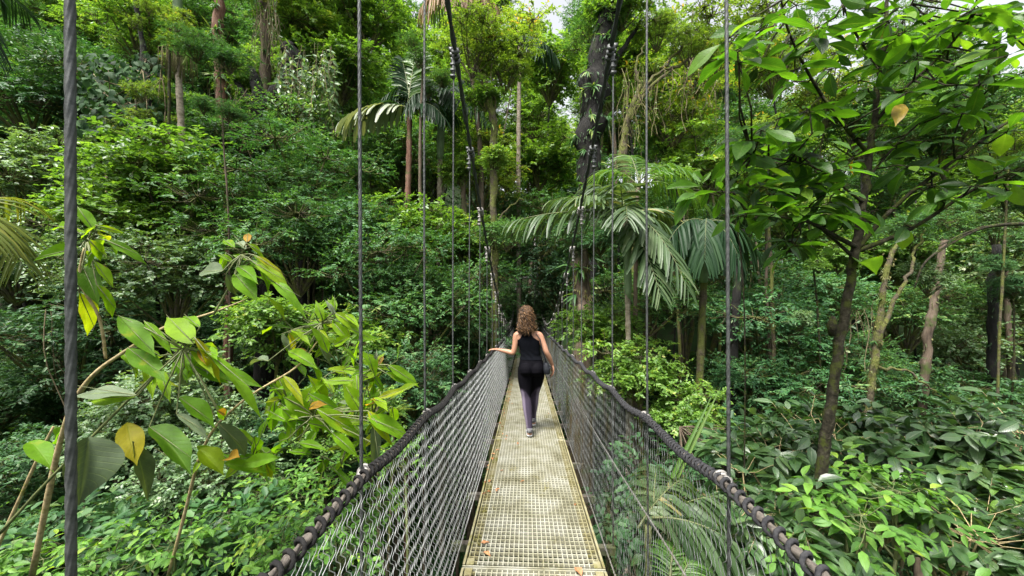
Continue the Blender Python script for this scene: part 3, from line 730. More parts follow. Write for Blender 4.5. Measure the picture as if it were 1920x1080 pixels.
# trainers
for ank, toe, pitch_ in ((wp(-.002, .0, .085), wp(-.004, .165, .040), -0.18), (wp(.050, .40, .075), wp(.056, .57, .040), 0.0)):
    mb = MB(); sb = MB()
    ax = nz(toe - ank); axh = nz(np.array([ax[0], ax[1], 0]))
    heel = ank - axh * .045
    n = 12; t = np.linspace(0, 1, n)
    L = np.linalg.norm((toe - ank)[:2]) + .10
    wid = np.interp(t, [0, .12, .4, .7, .9, 1], [.024, .036, .036, .044, .036, .014])
    hgt = np.interp(t, [0, .1, .3, .55, .8, 1], [.05, .075, .07, .05, .036, .02])
    zb = np.interp(t, [0, 1], [heel[2] - .068, toe[2] - .030])
    zb = np.maximum(zb, deckz(heel[1] + axh[1] * L * t) + .002)
    ctr = heel[None] + axh[None] * (L * t)[:, None]; ctr[:, 2] = zb + .022 + hgt * .5
    mb.tube(ctr, wid, 16, ry=hgt * .62)
    # collar and heel tab
    mb.tube([ank + [0, -.012, -.02], ank + [0, -.006, .03]], [.040, .036], 14)
    mb.tube([ank + [0, -.047, -.02], ank + [0, -.046, .032]], [.014, .010], 8)
    c2 = ctr.copy(); c2[:, 2] = zb + .013
    sb.tube(c2, wid + .004, 16, ry=np.full(n, .013))
    so = child("shoe", mb, MAT['shoe'], person)
    child("sole", sb, MAT['sole'], person).parent = so

# little bag on the hip
bag = thing("shoulder_bag", "small dark navy shoulder bag hanging at the right hip of the walking woman", "bag", wp(.225, .17, .76))
mb = MB()
loft(mb, [(wp(.222, .165, .765), .030, .060), (wp(.222, .165, .775), .044, .082), (wp(.220, .165, .83), .048, .090), (wp(.216, .168, .885), .040, .080), (wp(.212, .17, .915), .016, .070)], 24, 3.2)
child("pouch", mb, MAT['bag'], bag)
mb = MB(); limb(mb, [wp(.262, .10, .845), wp(.266, .165, .852), wp(.258, .23, .848)], [.012, .014, .012], sides=10)
child("flap", mb, MAT['bag'], bag)
for dy in (-.06, .07):
    mb = MB(); mb.tube([wp(.214, .168 + dy, .905), wp(.196, .17 + dy * 1.0, .985), wp(.165, .17 + dy * 1.1, 1.06), wp(.150, .18 + dy * 1.25, 1.14), wp(.135, .19 + dy * 1.2, 1.22), wp(.085, .20 + dy * 1.0, 1.285)], .006, 6, ry=.003)
    child("strap", mb, MAT['bag'], bag)

# fallen leaves lying on the deck
rl = np.random.default_rng(21)
def fallen(x, y, L, az, rnd, label, group=None):
    z = float(deckz(y)) + 0.006
    o = thing("fallen_leaf", label, "leaf", (x, y, z), group)
    mb = MB()
    mb.leaves([[x, y, z]], [[cos(az), sin(az), 0.12]], [[0, 0.1, 1]], L, L * .5, rnd, TB, droop=rl.uniform(-.15, .35), fold=rl.uniform(.2, .8), wave=.05)
    child("blade", mb, MAT['lf_fall'], o)
fallen(.275, 2.17, .085, 1.9, .75, "large salmon brown dry leaf on the right corner of the nearest deck panel")
fallen(-.345, 2.46, .060, .3, .7, "crumpled tan leaf on the left deck edge, upper one of the near pair")
fallen(-.318, 2.36, .060, -.5, .8, "crumpled tan leaf on the left deck edge, lower one of the near pair")
for i in range(60):
    y = rl.uniform(3.0, 9.5)
    x = -DX + abs(rl.normal(.05, .05)) if rl.random() < .8 else rl.uniform(-.38, .38)
    fallen(x, y, rl.uniform(.025, .05), rl.uniform(0, 6.28), rl.uniform(0, 1), "small dry rust coloured leaf scattered along the middle stretch of the deck", "dry leaves scattered along the deck")
# ------------------------------------------------------------------ vegetation: shared crowns
def rand_dir(rg, n):
    return nz(rg.normal(size=(n, 3)))

def make_crown(seed, R, nl, ns, nleaf, tw, L, W, tpl=T6, upb=1.0, droop=.12, lobe_r=(.34, .52), flat=.75, jit=.3, spread=.9, twigs=True, hang=0.0):
    """a crown as lobes of layered sprays; returns (leaf mesh builder, branch mesh builder)"""
    rg = np.random.default_rng(seed); R = np.array(R, float)
    lc = rand_dir(rg, nl) * (rg.uniform(.25, .80, (nl, 1)))
    lc[:, 2] = lc[:, 2] * .9 + .05
    lr = rg.uniform(*lobe_r, nl)
    k = rg.choice(nl, ns, p=lr ** 2 / (lr ** 2).sum())
    u = rand_dir(rg, ns); u[:, 2] = np.where(rg.random(ns) < .72, np.abs(u[:, 2]), u[:, 2]); u = nz(u)
    rad = lr[k] * rg.uniform(.62, 1.04, ns)
    pos = (lc[k] + u * rad[:, None] * np.array([1, 1, flat])) * R
    hor = nz(u * np.array([1, 1, .15]) + rg.normal(size=(ns, 3)) * .45)
    d = nz(hor + np.array([0, 0, .12]) + np.array([0, 0, -hang]))
    twl = tw * rg.uniform(.6, 1.3, ns)
    t = (np.arange(nleaf) + .6) / nleaf
    dr = (.25 + hang) * twl[:, None] * t[None] ** 2
    lp = pos[:, None] + d[:, None] * (twl[:, None] * t[None])[..., None]; lp[..., 2] -= dr
    side = nz(np.cross(d, [0, 0, 1.0]))
    sg = np.where(np.arange(nleaf) % 2 == 0, 1.0, -1.0); sg[-1] = 0
    ld = d[:, None] * .65 + sg[None, :, None] * side[:, None] * spread + rg.normal(size=(ns, nleaf, 3)) * jit + np.array([0, 0, -.15 - hang])
    nn = np.array([0, 0, upb]) + u[:, None] * .45 + rg.normal(size=(ns, nleaf, 3)) * .36
    sz = rg.uniform(.65, 1.25, (ns, nleaf)) * np.where(t > .7, .85, 1)
    rn = np.clip(rg.normal(.42, .17, (ns, nleaf)) + rg.normal(0, .13, (ns, 1)), 0, 1)
    mb = MB()
    Nn = ns * nleaf
    mb.leaves(lp.reshape(-1, 3), ld.reshape(-1, 3), nn.reshape(-1, 3), (L * sz).ravel(), (W * sz).ravel(), rn.ravel(), tpl, droop=rg.uniform(.4, 1.7, Nn) * droop, fold=rg.uniform(.1, .5, Nn))
    bb = MB()
    if twigs:
        base = np.array([0, 0, -R[2] * .95])
        for c, r in zip(lc, lr):
            e = c * R; mid = base * .45 + e * .55 + rg.normal(size=3) * .08 * R; mid[2] = base[2] * .35 + e[2] * .65 - .10 * R[2]
            tt = np.linspace(0, 1, 7)[:, None]
            p = (1 - tt) ** 2 * base + 2 * tt * (1 - tt) * mid + tt ** 2 * e
            bb.tube(p, np.linspace(.024, .006, 7) * R[0], 5, cap=False)
        sel = rg.choice(ns, min(ns, 260), replace=False)
        for i in sel:
            c = lc[k[i]] * R; q = c * .55 + pos[i] * .45 - np.array([0, 0, .06 * R[2]])
            e = pos[i] + d[i] * twl[i] * .9 - np.array([0, 0, dr[i][-1] * .8])
            bb.tube([c, q, pos[i], e], [.0070 * R[0], .0055 * R[0], .0038 * R[0], .0015 * R[0]], 3, cap=False)
    return mb, bb

BARKS = ['bark_brown', 'bark_moss', 'bark_grey', 'bark_dark']
KIND = {}
def kind(key, mat, n, seed, bark='bark_moss', **kw):
    v = []
    for i in range(n):
        l, b = make_crown(seed + i, **kw)
        v.append((l.mesh(key + "_crown", MAT[mat]), b.mesh(key + "_limbs", MAT[bark]) if b.n else None))
    KIND[key] = (v, kw['R'])
kind('fine', 'lf_fine', 3, 100, R=(1.7, 1.7, 1.25), nl=15, ns=760, nleaf=13, tw=.34, L=.085, W=.040)
kind('blue', 'lf_blue', 3, 200, R=(1.8, 1.8, 1.2), nl=15, ns=800, nleaf=15, tw=.38, L=.085, W=.034, spread=1.1, flat=.6)
kind('light', 'lf_bright', 3, 300, R=(1.6, 1.6, 1.15), nl=14, ns=520, nleaf=11, tw=.36, L=.125, W=.062, tpl=T6R)
kind('pale', 'lf_pale', 2, 400, R=(1.3, 1.3, 1.2), nl=13, ns=560, nleaf=12, tw=.28, L=.070, W=.046, tpl=T6R)
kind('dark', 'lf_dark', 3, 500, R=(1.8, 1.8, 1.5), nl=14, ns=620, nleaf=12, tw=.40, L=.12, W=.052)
kind('far', 'lf_fine', 3, 600, R=(3.2, 3.2, 2.9), nl=20, ns=1000, nleaf=11, tw=.62, L=.19, W=.085)
kind('farlight', 'lf_bright', 3, 700, R=(3.2, 3.2, 2.9), nl=20, ns=950, nleaf=11, tw=.60, L=.19, W=.085, lobe_r=(.28, .44))
kind('farblue', 'lf_blue', 2, 800, R=(3.2, 3.2, 2.7), nl=20, ns=1000, nleaf=11, tw=.62, L=.18, W=.075)
kind('yellow', 'lf_yellow', 2, 900, R=(1.6, 1.6, 1.3), nl=13, ns=420, nleaf=9, tw=.36, L=.12, W=.052, lobe_r=(.26, .42))
kind('herb', 'lf_herb', 2, 1000, bark='stem_green', R=(.62, .62, .42), nl=8, ns=46, nleaf=6, tw=.26, L=.115, W=.050, tpl=TM, droop=.28, jit=.35)
kind('oval', 'lf_oval', 3, 1100, bark='stem_tan', R=(.75, .75, .58), nl=10, ns=72, nleaf=8, tw=.26, L=.160, W=.072, tpl=TM, droop=.25, jit=.35)
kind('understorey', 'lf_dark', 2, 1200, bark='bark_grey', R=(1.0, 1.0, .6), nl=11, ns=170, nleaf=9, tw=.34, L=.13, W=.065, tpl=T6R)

RT = np.random.default_rng(77)
def plant(name, kindkey, pos, s, label, cat, group=None, bark='bark_moss', trunk_r=None, lean=None, stems=1, rot=None, sq=1.0, trunk=True, variant=None):
    """a tree or bush: root on the ground, trunk up to the crown centred on pos"""
    pos = np.asarray(pos, float); vs, R = KIND[kindkey]
    cm, bm_ = vs[RT.integers(len(vs)) if variant is None else variant % len(vs)]
    gx, gy = pos[0] + RT.normal(0, .25) * s, pos[1] + RT.normal(0, .25) * s
    gz = min(float(terrain(gx, gy)), pos[2] - R[2] * s * .9)
    o = thing(name, label, cat, (gx, gy, gz), group)
    rz = RT.uniform(0, 2 * pi) if rot is None else rot
    M = Matrix.Translation(Vector(pos) - o.location) @ Matrix.Rotation(rz, 4, 'Z') @ Matrix.Diagonal((s, s, s * sq, 1))
    c = link("crown" if cat == "tree" else "foliage", cm, o, M)
    if bm_: link("branches", bm_, o, M)
    if trunk:
        top = pos + np.array([0, 0, -R[2] * s * sq * .93]); b = np.array([gx, gy, gz - .25])
        mb = MB(); H = max(.4, top[2] - b[2]); tr = trunk_r or (.022 + .011 * H)
        n = 9; t = np.linspace(0, 1, n)[:, None]
        p = b + (top - b) * t + np.sin(t * pi) * RT.normal(0, .05 * H, 3) * np.array([1, 1, 0]) + RT.normal(0, .006 * H, (n, 3)) * np.array([1, 1, 0]) * np.sin(t * pi)
        mb.tube(p, tr * np.linspace(1.25, .62, n) * (1 + .06 * RT.normal(size=n)), 9)
        child("trunk" if cat == "tree" else "stem", mb, MAT[bark], o)
    return o

# ------------------------------------------------------------------ far hillside trees
def far_trees():
    rg = np.random.default_rng(3)
    G_ = "forest trees on the hillside behind the bridge"
    lab = {'far': "deep green broadleaf tree in the far hillside forest behind the bridge",
           'farlight': "light yellow green broadleaf tree in the far hillside forest behind the bridge",
           'farblue': "bluish green broadleaf tree in the far hillside forest behind the bridge"}
    rows = [(15.5, 3.4, (.10, .38)), (19, 3.8, (.0, .26, .50)), (24, 4.4, (.05, .34, .62)), (30, 5.2, (.22, .50, .74)), (38, 6.4, (.42, .66, .86)), (47, 7.6, (.62, .84, 1.0))]
    rows += [(34, 5.0, (.12, .30, .48)), (44, 6.0, (.30, .46, .60))]
    for d, step, levels in rows:
        for el in levels:
            px = -200 + rg.uniform(0, 120)
            while px < 2120:
                dd = d + rg.uniform(-1.8, 1.8)
                e = el + rg.uniform(-.09, .09)
                ppx = px; px += step / dd * FPX * rg.uniform(.85, 1.2)
                q = P(ppx, 540, dd); g = float(terrain(q[0], q[1]))
                z = 1.48 + dd * e
                top = 1.02 if ppx < 900 else 1.0 if ppx < 1240 else rg.uniform(.60, .84) if ppx > 1660 else rg.uniform(.62, .86)
                if 1500 < ppx < 1650: top = .58
                if 975 < ppx < 1050: top = .76
                s = rg.uniform(.75, 1.1) * (1 if d > 20 else .70)
                if e + 1.9 * s / dd > top: continue
                if (1470 < ppx < 1640 and e > .47) or (1380 < ppx < 1470 and .45 < e < .62) or (1840 < ppx and e > .52): continue
                if z < g - 5 or z > g + 26: continue
                z = max(z, g + 1.2)
                if abs(q[0]) < 2.8 and dd < 27: continue
                w = [.5, .2, .3]
                if 780 < ppx < 1250: w = [.25, .6, .15] if e > .2 else [.55, .2, .25]
                elif ppx < 560: w = [.5, .22, .28]
                elif ppx > 1300: w = [.45, .38, .17]
                k = str(rg.choice(['far', 'farlight', 'farblue'], p=w))
                plant("forest_tree", k, (q[0], q[1], z), s, lab[k], "tree", G_, bark=str(rg.choice(BARKS)), trunk_r=.08 + .05 * rg.random())
far_trees()

# ------------------------------------------------------------------ middle distance, placed tree by tree
MID = [
 # px, py, d, kind, scale, label
 (300, 330, 9.5, 'light', 1.15, "yellow green bushy tree below the pale palm trunk on the left slope"),
 (230, 420, 8.8, 'light', .95, "light green bushy tree right of the nearest cable, below the yellow green one"),
 (40, 330, 10.5, 'pale', 1.5, "grey green small leaved tree at the left picture edge beside the nearest cable"),
 (60, 180, 13, 'blue', 1.5, "bluish feathery tree high on the left slope behind the nearest cable"),
 (30, 470, 8.5, 'pale', 1.1, "pale bush low on the left slope above the yellow palm frond"),
 (330, 520, 7.6, 'pale', 1.05, "pale round leaved bush behind the upright foreground stem"),
 (180, 520, 8.2, 'pale', 1.0, "pale round leaved bush just right of the nearest cable on the left slope"),
 (560, 330, 10, 'blue', 1.15, "layered bluish green tree in the middle of the left slope"),
 (480, 400, 9, 'fine', .95, "fine leaved dark green tree left of the layered bluish one"),
 (640, 420, 9.5, 'blue', 1.0, "fine bluish tree behind the second hanging cable on the left"),
 (560, 470, 8.4, 'fine', .9, "fine leaved green tree above the middle foreground sprig"),
 (720, 520, 8.5, 'fine', 1.0, "green small leaved tree between the second and third left cables"),
 (760, 430, 10.5, 'light', .95, "bright leaved tree around the brown palm trunk left of the bridge"),
 (660, 640, 7.0, 'light', .72, "bright green leafy bush beside the left net rail, behind the yellow green sprigs"),
 (520, 610, 6.4, 'light', .62, "bright leafy bush behind the middle of the left foreground shrub"),
 (780, 600, 8.0, 'fine', .95, "deep green small leaved tree behind the third and fourth left cables"),
 (860, 560, 10, 'fine', 1.0, "deep green tree left of the mossy pole trunk near the far bridge end"),
 (870, 450, 12, 'light', 1.0, "bright leaved tree beside the left main cable below its clamps"),
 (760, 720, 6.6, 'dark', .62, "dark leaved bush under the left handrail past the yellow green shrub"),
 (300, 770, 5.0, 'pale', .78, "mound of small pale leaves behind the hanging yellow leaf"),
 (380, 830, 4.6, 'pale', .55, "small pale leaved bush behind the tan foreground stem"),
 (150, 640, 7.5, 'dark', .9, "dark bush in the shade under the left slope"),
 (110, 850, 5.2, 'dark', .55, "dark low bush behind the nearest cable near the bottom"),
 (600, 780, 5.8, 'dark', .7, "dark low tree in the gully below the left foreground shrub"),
 (560, 260, 13, 'fine', 1.3, "green tree under the dark mossy stump on the left hill"),
 (170, 160, 13.5, 'dark', 1.2, "dark tree wrapped in climbers right of the nearest cable high up"),
 (460, 290, 12.5, 'dark', 1.1, "dark tree beneath the red brown trunk on the left hill"),
 (640, 130, 14.5, 'light', 1.3, "bright tree behind the left palm's dark upright frond"),
 (590, 50, 15, 'light', 1.3, "light green tree over the hanging vines high on the left hill"),
 (690, 30, 16, 'light', 1.4, "light green tree at the top just left of the second cable"),
 (900, 330, 13, 'yellow', 1.1, "yellow green tree just left of the slim pole trunk"),
 (980, 420, 14.5, 'fine', 1.3, "green tree above the far bridge portal"),
 (1010, 300, 16, 'light', 1.4, "bright tree in the gap between the two main cables"),
 (1030, 130, 19, 'light', 1.7, "pale bright tree in the sunlit gap at the top between the main cables"),
 (960, 80, 20, 'yellow', 1.9, "yellow green tree at the top between the main cables"),
 (1060, 520, 13, 'dark', 1.1, "dark tree behind the drooping palm fronds"),
 (980, 590, 15.5, 'dark', 1.0, "dark tree closing the path at the far end of the bridge"),
 (880, 660, 9.5, 'dark', .7, "dark bush beside the far left net"),
 (1130, 620, 7.2, 'light', .52, "bright green bush behind the right handrail nearest the woman"),
 (1200, 690, 6.2, 'light', .55, "bright green bush around the green palm's trunk foot beside the right rail"),
 (1290, 770, 5.6, 'light', .45, "bright sprawling bush beneath the mossy palm trunk right of the rail"),
 (1210, 560, 9.5, 'fine', .9, "green tree behind the drooping palm's slender trunk"),
 (1420, 600, 9.0, 'blue', 1.1, "dark feathery tree right of the mossy palm trunk"),
 (1440, 720, 8.0, 'blue', .95, "layered feathery tree low beside the foreground tree trunk"),
 (1370, 520, 11, 'dark', 1.1, "dark tree between the mossy palm and the right cable"),
 (1530, 560, 10.5, 'blue', 1.05, "bluish tree directly behind the foreground tree trunk"),
 (1560, 690, 9.2, 'fine', .9, "fine leaved tree between the foreground trunk and the mossy forked tree"),
 (1700, 590, 10.5, 'fine', .95, "green tree around the mossy forked trunk on the right"),
 (1820, 640, 11, 'pale', 1.3, "pale leaved tree towards the right edge"),
 (1890, 540, 11.5, 'pale', 1.4, "pale leaved tree at the right edge below the long branch"),
 (1760, 760, 9.0, 'dark', .9, "dark tree low behind the grey green shrub on the right"),
 (1880, 760, 9.5, 'fine', .9, "green tree low at the right edge"),
 (1680, 470, 13, 'light', 1.2, "bright tree behind the fork of the foreground tree"),
 (1830, 430, 13.5, 'light', 1.3, "bright tree under the long right hand branch"),
 (1480, 420, 13, 'light', 1.1, "bright tree behind the lower left branch of the foreground tree"),
 (1545, 175, 15.5, 'yellow', 1.25, "sparse yellow green tree in the sky gap behind the foreground tree's left boughs"),
 (1450, 120, 16, 'yellow', 1.2, "thin crowned yellow green tree at the top right of the third right cable"),
 (1260, 200, 13.5, 'yellow', 1.3, "yellow green tree among the mossy boughs right of the dark trunk"),
 (1330, 300, 12.5, 'light', 1.1, "bright tree behind the long leaved palm"),
 (1340, 60, 15, 'yellow', 1.5, "sparse yellow green tree at the top beside the third right cable"),
 (1180, 90, 14, 'light', 1.1, "bright tree crowning the dark fibrous trunk"),
 (1420, 290, 14.5, 'yellow', 1.0, "sparse yellow green tree behind the upper left boughs of the foreground tree"),
 (1745, 230, 16, 'light', 1.2, "bright tree behind the top of the foreground tree"),
 (1880, 280, 16, 'yellow', 1.2, "sparse bright tree at the upper right edge"),
]
for px, py, d, k, s, lab in MID:
    cat = "bush" if 'bush' in lab or 'mound' in lab else "tree"
    plant("bushy_tree" if cat == "tree" else "bush", k, P(px, py, d), s, lab, cat, bark=str(RT.choice(BARKS)), trunk_r=.03 + .03 * RT.random())

# dense thicket between them, on both banks of the ravine
def thicket():
    rg = np.random.default_rng(15)
    labs = {'fine': "deep green small leaved bush packed in the thicket on the ravine banks",
            'dark': "very dark leaved bush packed in the thicket on the ravine banks",
            'blue': "bluish feathery leaved bush packed in the thicket on the ravine banks",
            'understorey': "low dark broad leaved plant in the shade on the ravine floor"}
    n = 0
    for i in range(900):
        x = rg.uniform(-20, 20); y = rg.uniform(5.0, 21)
        if abs(x) < 1.9 or n > 150: continue
        if abs(x) > (y + 1) * 1.45: continue
        z = float(terrain(x, y)); q = rg.random()
        low = z < -4
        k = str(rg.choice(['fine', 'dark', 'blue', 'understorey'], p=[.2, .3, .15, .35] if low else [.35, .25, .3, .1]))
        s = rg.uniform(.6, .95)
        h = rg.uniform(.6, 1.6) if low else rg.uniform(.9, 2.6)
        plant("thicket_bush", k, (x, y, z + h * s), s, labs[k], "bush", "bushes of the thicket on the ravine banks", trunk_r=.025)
        n += 1
thicket()
# ------------------------------------------------------------------ named trunks of the hillside
def screen_pts(lst, d):
    return np.array([P(x, y, (d if len(r) == 0 else r[0])) for x, y, *r in lst])

def smooth(pts, k=6):
    pts = np.asarray(pts, float); n = len(pts); t = np.arange(n); T = np.linspace(0, n - 1, (n - 1) * k + 1)
    q = np.stack([np.interp(T, t, pts[:, i]) for i in range(3)], 1)
    for _ in range(k):
        q[1:-1] = q[1:-1] * .5 + (q[:-2] + q[2:]) * .25
    return q

RB = np.random.default_rng(31)
def to_ground(p):
    g = float(terrain(p[0], p[1])) - .2
    return np.array([p[0] + RB.normal(0, .1), p[1] + RB.normal(0, .1), min(g, p[2] - .3)])

def trunk_tree(label, lst, d, w, bark, boughs=(), crowns=(), name="forest_trunk_tree", epiph=0, moss=0, cat="tree", ground=True, group=None):
    """lst: bearings from the lowest visible point to the top; w: width in picture points there"""
    pts = [P(x, y, d) for x, y in lst]
    r = [q / FPX * d / 2 / sqrt(1 + ((x - 960) / FPX) ** 2) for q, (x, _) in zip(w, lst)]
    if ground:
        pts = [to_ground(pts[0])] + pts; r = [r[0] * 1.25] + r
    q = smooth(pts); rr = np.interp(np.linspace(0, len(r) - 1, len(q)), np.arange(len(r)), r)
    o = thing(name, label, cat, q[0], group)
    rr = rr * (1 + .10 * RB.normal(size=len(q)))
    q = q + RB.normal(0, 1, q.shape) * rr[:, None] * .16
    mb = MB(); mb.tube(q, rr, 14, lobes=5, lobe_amp=.12, twist=.3)
    child("trunk", mb, MAT[bark], o)
    for bl, bw in boughs:
        bp = smooth([P(x, y, dd[0] if dd else d) for x, y, *dd in bl]); br = np.linspace(bw, bw * .35, len(bp)) / FPX * d / 2
        bp = bp + RB.normal(0, .025, bp.shape)
        mb = MB(); mb.tube(bp, br, 9)
        child("bough", mb, MAT[bark], o)
    for (x, y, dd, k, s) in crowns:
        vs, R = KIND[k]; cm, bm_ = vs[RB.integers(len(vs))]
        M = Matrix.Translation(Vector(P(x, y, dd)) - o.location) @ Matrix.Rotation(RB.uniform(0, 6.28), 4, 'Z') @ Matrix.Scale(s, 4)
        link("crown", cm, o, M)
        if bm_: link("branches", bm_, o, M)
    if epiph:
        # ferns and tank plants sitting on the bark
        i = RB.integers(len(q) // 4, len(q), epiph); th = RB.uniform(0, 2 * pi, epiph)
        c = q[i] + np.stack([np.cos(th), np.sin(th), 0 * th], 1) * rr[i][:, None]
        n = 9; pos = np.repeat(c, n, 0); out = np.repeat(np.stack([np.cos(th), np.sin(th), 0 * th], 1), n, 0)
        dd = nz(out + RB.normal(size=pos.shape) * .6 + np.array([0, 0, -.3]))
        mb = MB(); mb.leaves(pos, dd, RB.normal(size=pos.shape) * .5 + [0, 0, 1], RB.uniform(.12, .38, len(pos)) * np.clip(rr.mean() / .14, .3, 1), .05 * np.clip(rr.mean() / .14, .4, 1), RB.uniform(0, 1, len(pos)), TL, droop=.6)
        child("epiphyte_foliage", mb, MAT['lf_fine'], o)
    if moss:
        i = RB.integers(0, len(q), moss); th = RB.uniform(0, 2 * pi, moss)
        p = q[i] + np.stack([np.cos(th), np.sin(th), 0 * th], 1) * rr[i][:, None] * .95 + RB.normal(0, .02, (moss, 3))
        mb = MB(); mb.leaves(p, np.stack([np.cos(th) * .4, np.sin(th) * .4, -np.ones(moss)], 1) + RB.normal(0, .25, (moss, 3)), RB.normal(size=(moss, 3)), RB.uniform(.05, .22, moss) * np.clip(rr.mean() / .14, .3, 1), RB.uniform(.012, .035, moss), RB.uniform(0, 1, moss), T6)
        child("moss_foliage", mb, MAT['moss_hang' if bark != 'bark_dark' else 'lf_dark'], o)
    return o

trunk_tree("red brown straight tree trunk wrapped in climbers high on the left hill", [(430, 330), (424, 270), (416, 170), (410, 90), (409, 0), (408, -120)], 12.5, [16, 18, 26, 22, 22, 18], 'bark_red', epiph=26, moss=120, crowns=[(400, -220, 12.5, 'far', .8)])
trunk_tree("dark leaning trunk at the top between the nearest cable and the pale palm", [(285, 190), (268, 100), (255, 0), (240, -90)], 14, [14, 13, 11, 9], 'bark_dark', moss=60, crowns=[(235, -130, 14, 'dark', .9)])
trunk_tree("brown trunk draped in roots left of the dark mossy stump on the hill", [(500, 240), (497, 110), (494, 30), (492, -100)], 13.5, [16, 20, 16, 14], 'bark_brown', moss=260, epiph=8, crowns=[(490, -190, 13.5, 'far', .8)])
trunk_tree("dark mossy stump with a forked bough on the left hill", [(500, 290), (492, 200), (478, 150), (470, 125)], 12.5, [34, 36, 20, 10], 'bark_dark', boughs=[([(495, 210), (452, 168), (430, 130)], 16), ([(500, 200), (540, 150), (548, 95)], 34), ([(480, 230), (440, 205)], 14)], moss=260)
trunk_tree("broken dark trunk top with reddish bark above the curtain of vines", [(560, 280), (556, 200), (548, 130), (545, 90)], 12.8, [26, 32, 42, 30], 'bark_dark', moss=240, epiph=16)
trunk_tree("slim brown trunk with a yellow green crown left of the far bridge portal", [(930, 640), (926, 480), (925, 330), (926, 230), (916, 175), (905, 140)], 10, [13, 12, 12, 12, 15, 9], 'bark_moss', boughs=[([(924, 210), (895, 135), (880, 90)], 7), ([(926, 260), (930, 190), (920, 120)], 7), ([(928, 420), (960, 380), (985, 372)], 4)], crowns=[(885, 85, 10, 'yellow', .72), (945, 120, 10.3, 'yellow', .70), (910, 175, 10, 'light', .45), (930, 300, 10, 'light', .35), (950, 440, 10, 'fine', .4)], epiph=10, moss=80)
trunk_tree("very thick dark fibrous trunk behind the right main cable", [(1092, 640), (1100, 500), (1102, 370), (1106, 250), (1116, 140), (1140, 20), (1160, -80)], 11.5, [34, 36, 42, 50, 42, 34, 30], 'bark_dark', boughs=[([(1110, 180), (1160, 110), (1200, 40)], 16)], moss=2600, epiph=120, crowns=[(1165, 10, 11.5, 'light', .75), (1115, 60, 12, 'fine', .6)])
trunk_tree("red brown mossy trunk under the drooping palm fronds right of the far net", [(1096, 700), (1094, 620), (1092, 540), (1090, 470)], 8.6, [42, 38, 33, 30], 'bark_brown', moss=700, epiph=14, crowns=[(1092, 440, 8.8, 'dark', .42)])
trunk_tree("crooked mossy tree with long bare boughs right of the dark trunk", [(1190, 360), (1172, 330), (1166, 270), (1180, 215), (1200, 160)], 11, [18, 16, 14, 12, 9], 'bark_moss', boughs=[([(1175, 230), (1215, 165), (1290, 110), (1350, 95)], 9), ([(1190, 190), (1230, 135), (1275, 125)], 8), ([(1200, 160), (1190, 120), (1210, 80)], 7), ([(1240, 130), (1290, 75), (1300, 20)], 6)], moss=320, crowns=[(1290, 90, 11, 'yellow', .50), (1230, 60, 11.3, 'yellow', .5), (1345, 110, 11, 'yellow', .45)])
trunk_tree("mossy forked tree leaning right behind the grey green shrub", [(1622, 830), (1632, 720), (1645, 640), (1652, 560), (1668, 480), (1700, 430)], 6.6, [16, 17, 15, 13, 11, 9], 'bark_moss', boughs=[([(1643, 650), (1680, 560), (1705, 500), (1735, 430)], 9), ([(1640, 690), (1690, 690), (1735, 720), (1760, 742)], 6)], moss=420, epiph=14, crowns=[(1710, 430, 6.9, 'fine', .35), (1740, 520, 7.0, 'pale', .32), (1500, 600, 7.0, 'pale', .20)])
trunk_tree("straight dark trunk right of the mossy forked tree", [(1728, 770), (1735, 690), (1742, 620), (1755, 540), (1770, 450)], 8.6, [20, 20, 19, 17, 14], 'bark_brown', moss=160, crowns=[(1775, 410, 9, 'fine', .5)])
trunk_tree("dark trunk standing in shade near the right edge, above the pale bush", [(1858, 760), (1860, 660), (1862, 560), (1868, 460)], 9.4, [22, 22, 20, 17], 'bark_dark', moss=140, crowns=[(1870, 420, 9.8, 'pale', .6)])
trunk_tree("thin trunk at the far right edge of the ravine forest", [(1898, 740), (1893, 660), (1890, 580), (1885, 500)], 10.4, [15, 14, 13, 12], 'bark_brown', moss=60, crowns=[(1890, 460, 10.8, 'fine', .55)])
trunk_tree("dark slender trunk between the mossy palm and the foreground tree", [(1372, 700), (1376, 600), (1384, 520), (1392, 430)], 8.2, [20, 18, 16, 13], 'bark_dark', moss=90, crowns=[(1395, 400, 8.6, 'dark', .45)])
trunk_tree("shaded trunk in the gully below the bluish tree on the right", [(1475, 830), (1472, 760), (1478, 690)], 10.5, [16, 15, 13], 'bark_dark', moss=50)
trunk_tree("thin shaded trunk left of the far end of the bridge", [(886, 700), (880, 560), (872, 430), (868, 330)], 12, [12, 11, 10, 9], 'bark_brown', moss=50, crowns=[(866, 320, 12, 'light', .5)])
trunk_tree("mossy trunk standing close left of the far net behind the hangers", [(926, 640), (928, 560), (929, 470)], 8.8, [14, 13, 12], 'bark_moss', moss=90, crowns=[(930, 440, 8.8, 'fine', .35)])

# slender understorey trees
for i in range(22):
    x = RB.uniform(120, 1900); d = RB.uniform(7.5, 13.5)
    if 840 < x < 1150: continue
    yb = RB.uniform(620, 760) if x > 1150 else RB.uniform(330, 640); yt = yb - RB.uniform(220, 420); w_ = RB.uniform(4, 9)
    sx = RB.normal(0, 16)
    trunk_tree("slender bare stemmed young tree threading up through the forest foliage", [(x, yb), (x + sx * .4 + RB.normal(0, 5), yb * .6 + yt * .4), (x + sx, yt)], d, [w_, w_ * .85, w_ * .6], str(RB.choice(['bark_brown', 'bark_moss', 'bark_grey', 'bark_dark'])), name="slender_tree", moss=int(RB.integers(10, 60)), crowns=[(x + sx + RB.normal(0, 28), yt + RB.uniform(-40, 90), d + RB.uniform(-.4, .4), kk_, RB.uniform(.16, .34)) for kk_ in [str(RB.choice(['fine', 'light', 'blue', 'yellow']))] for _ in range(5)], group="slender trees in the forest understorey")

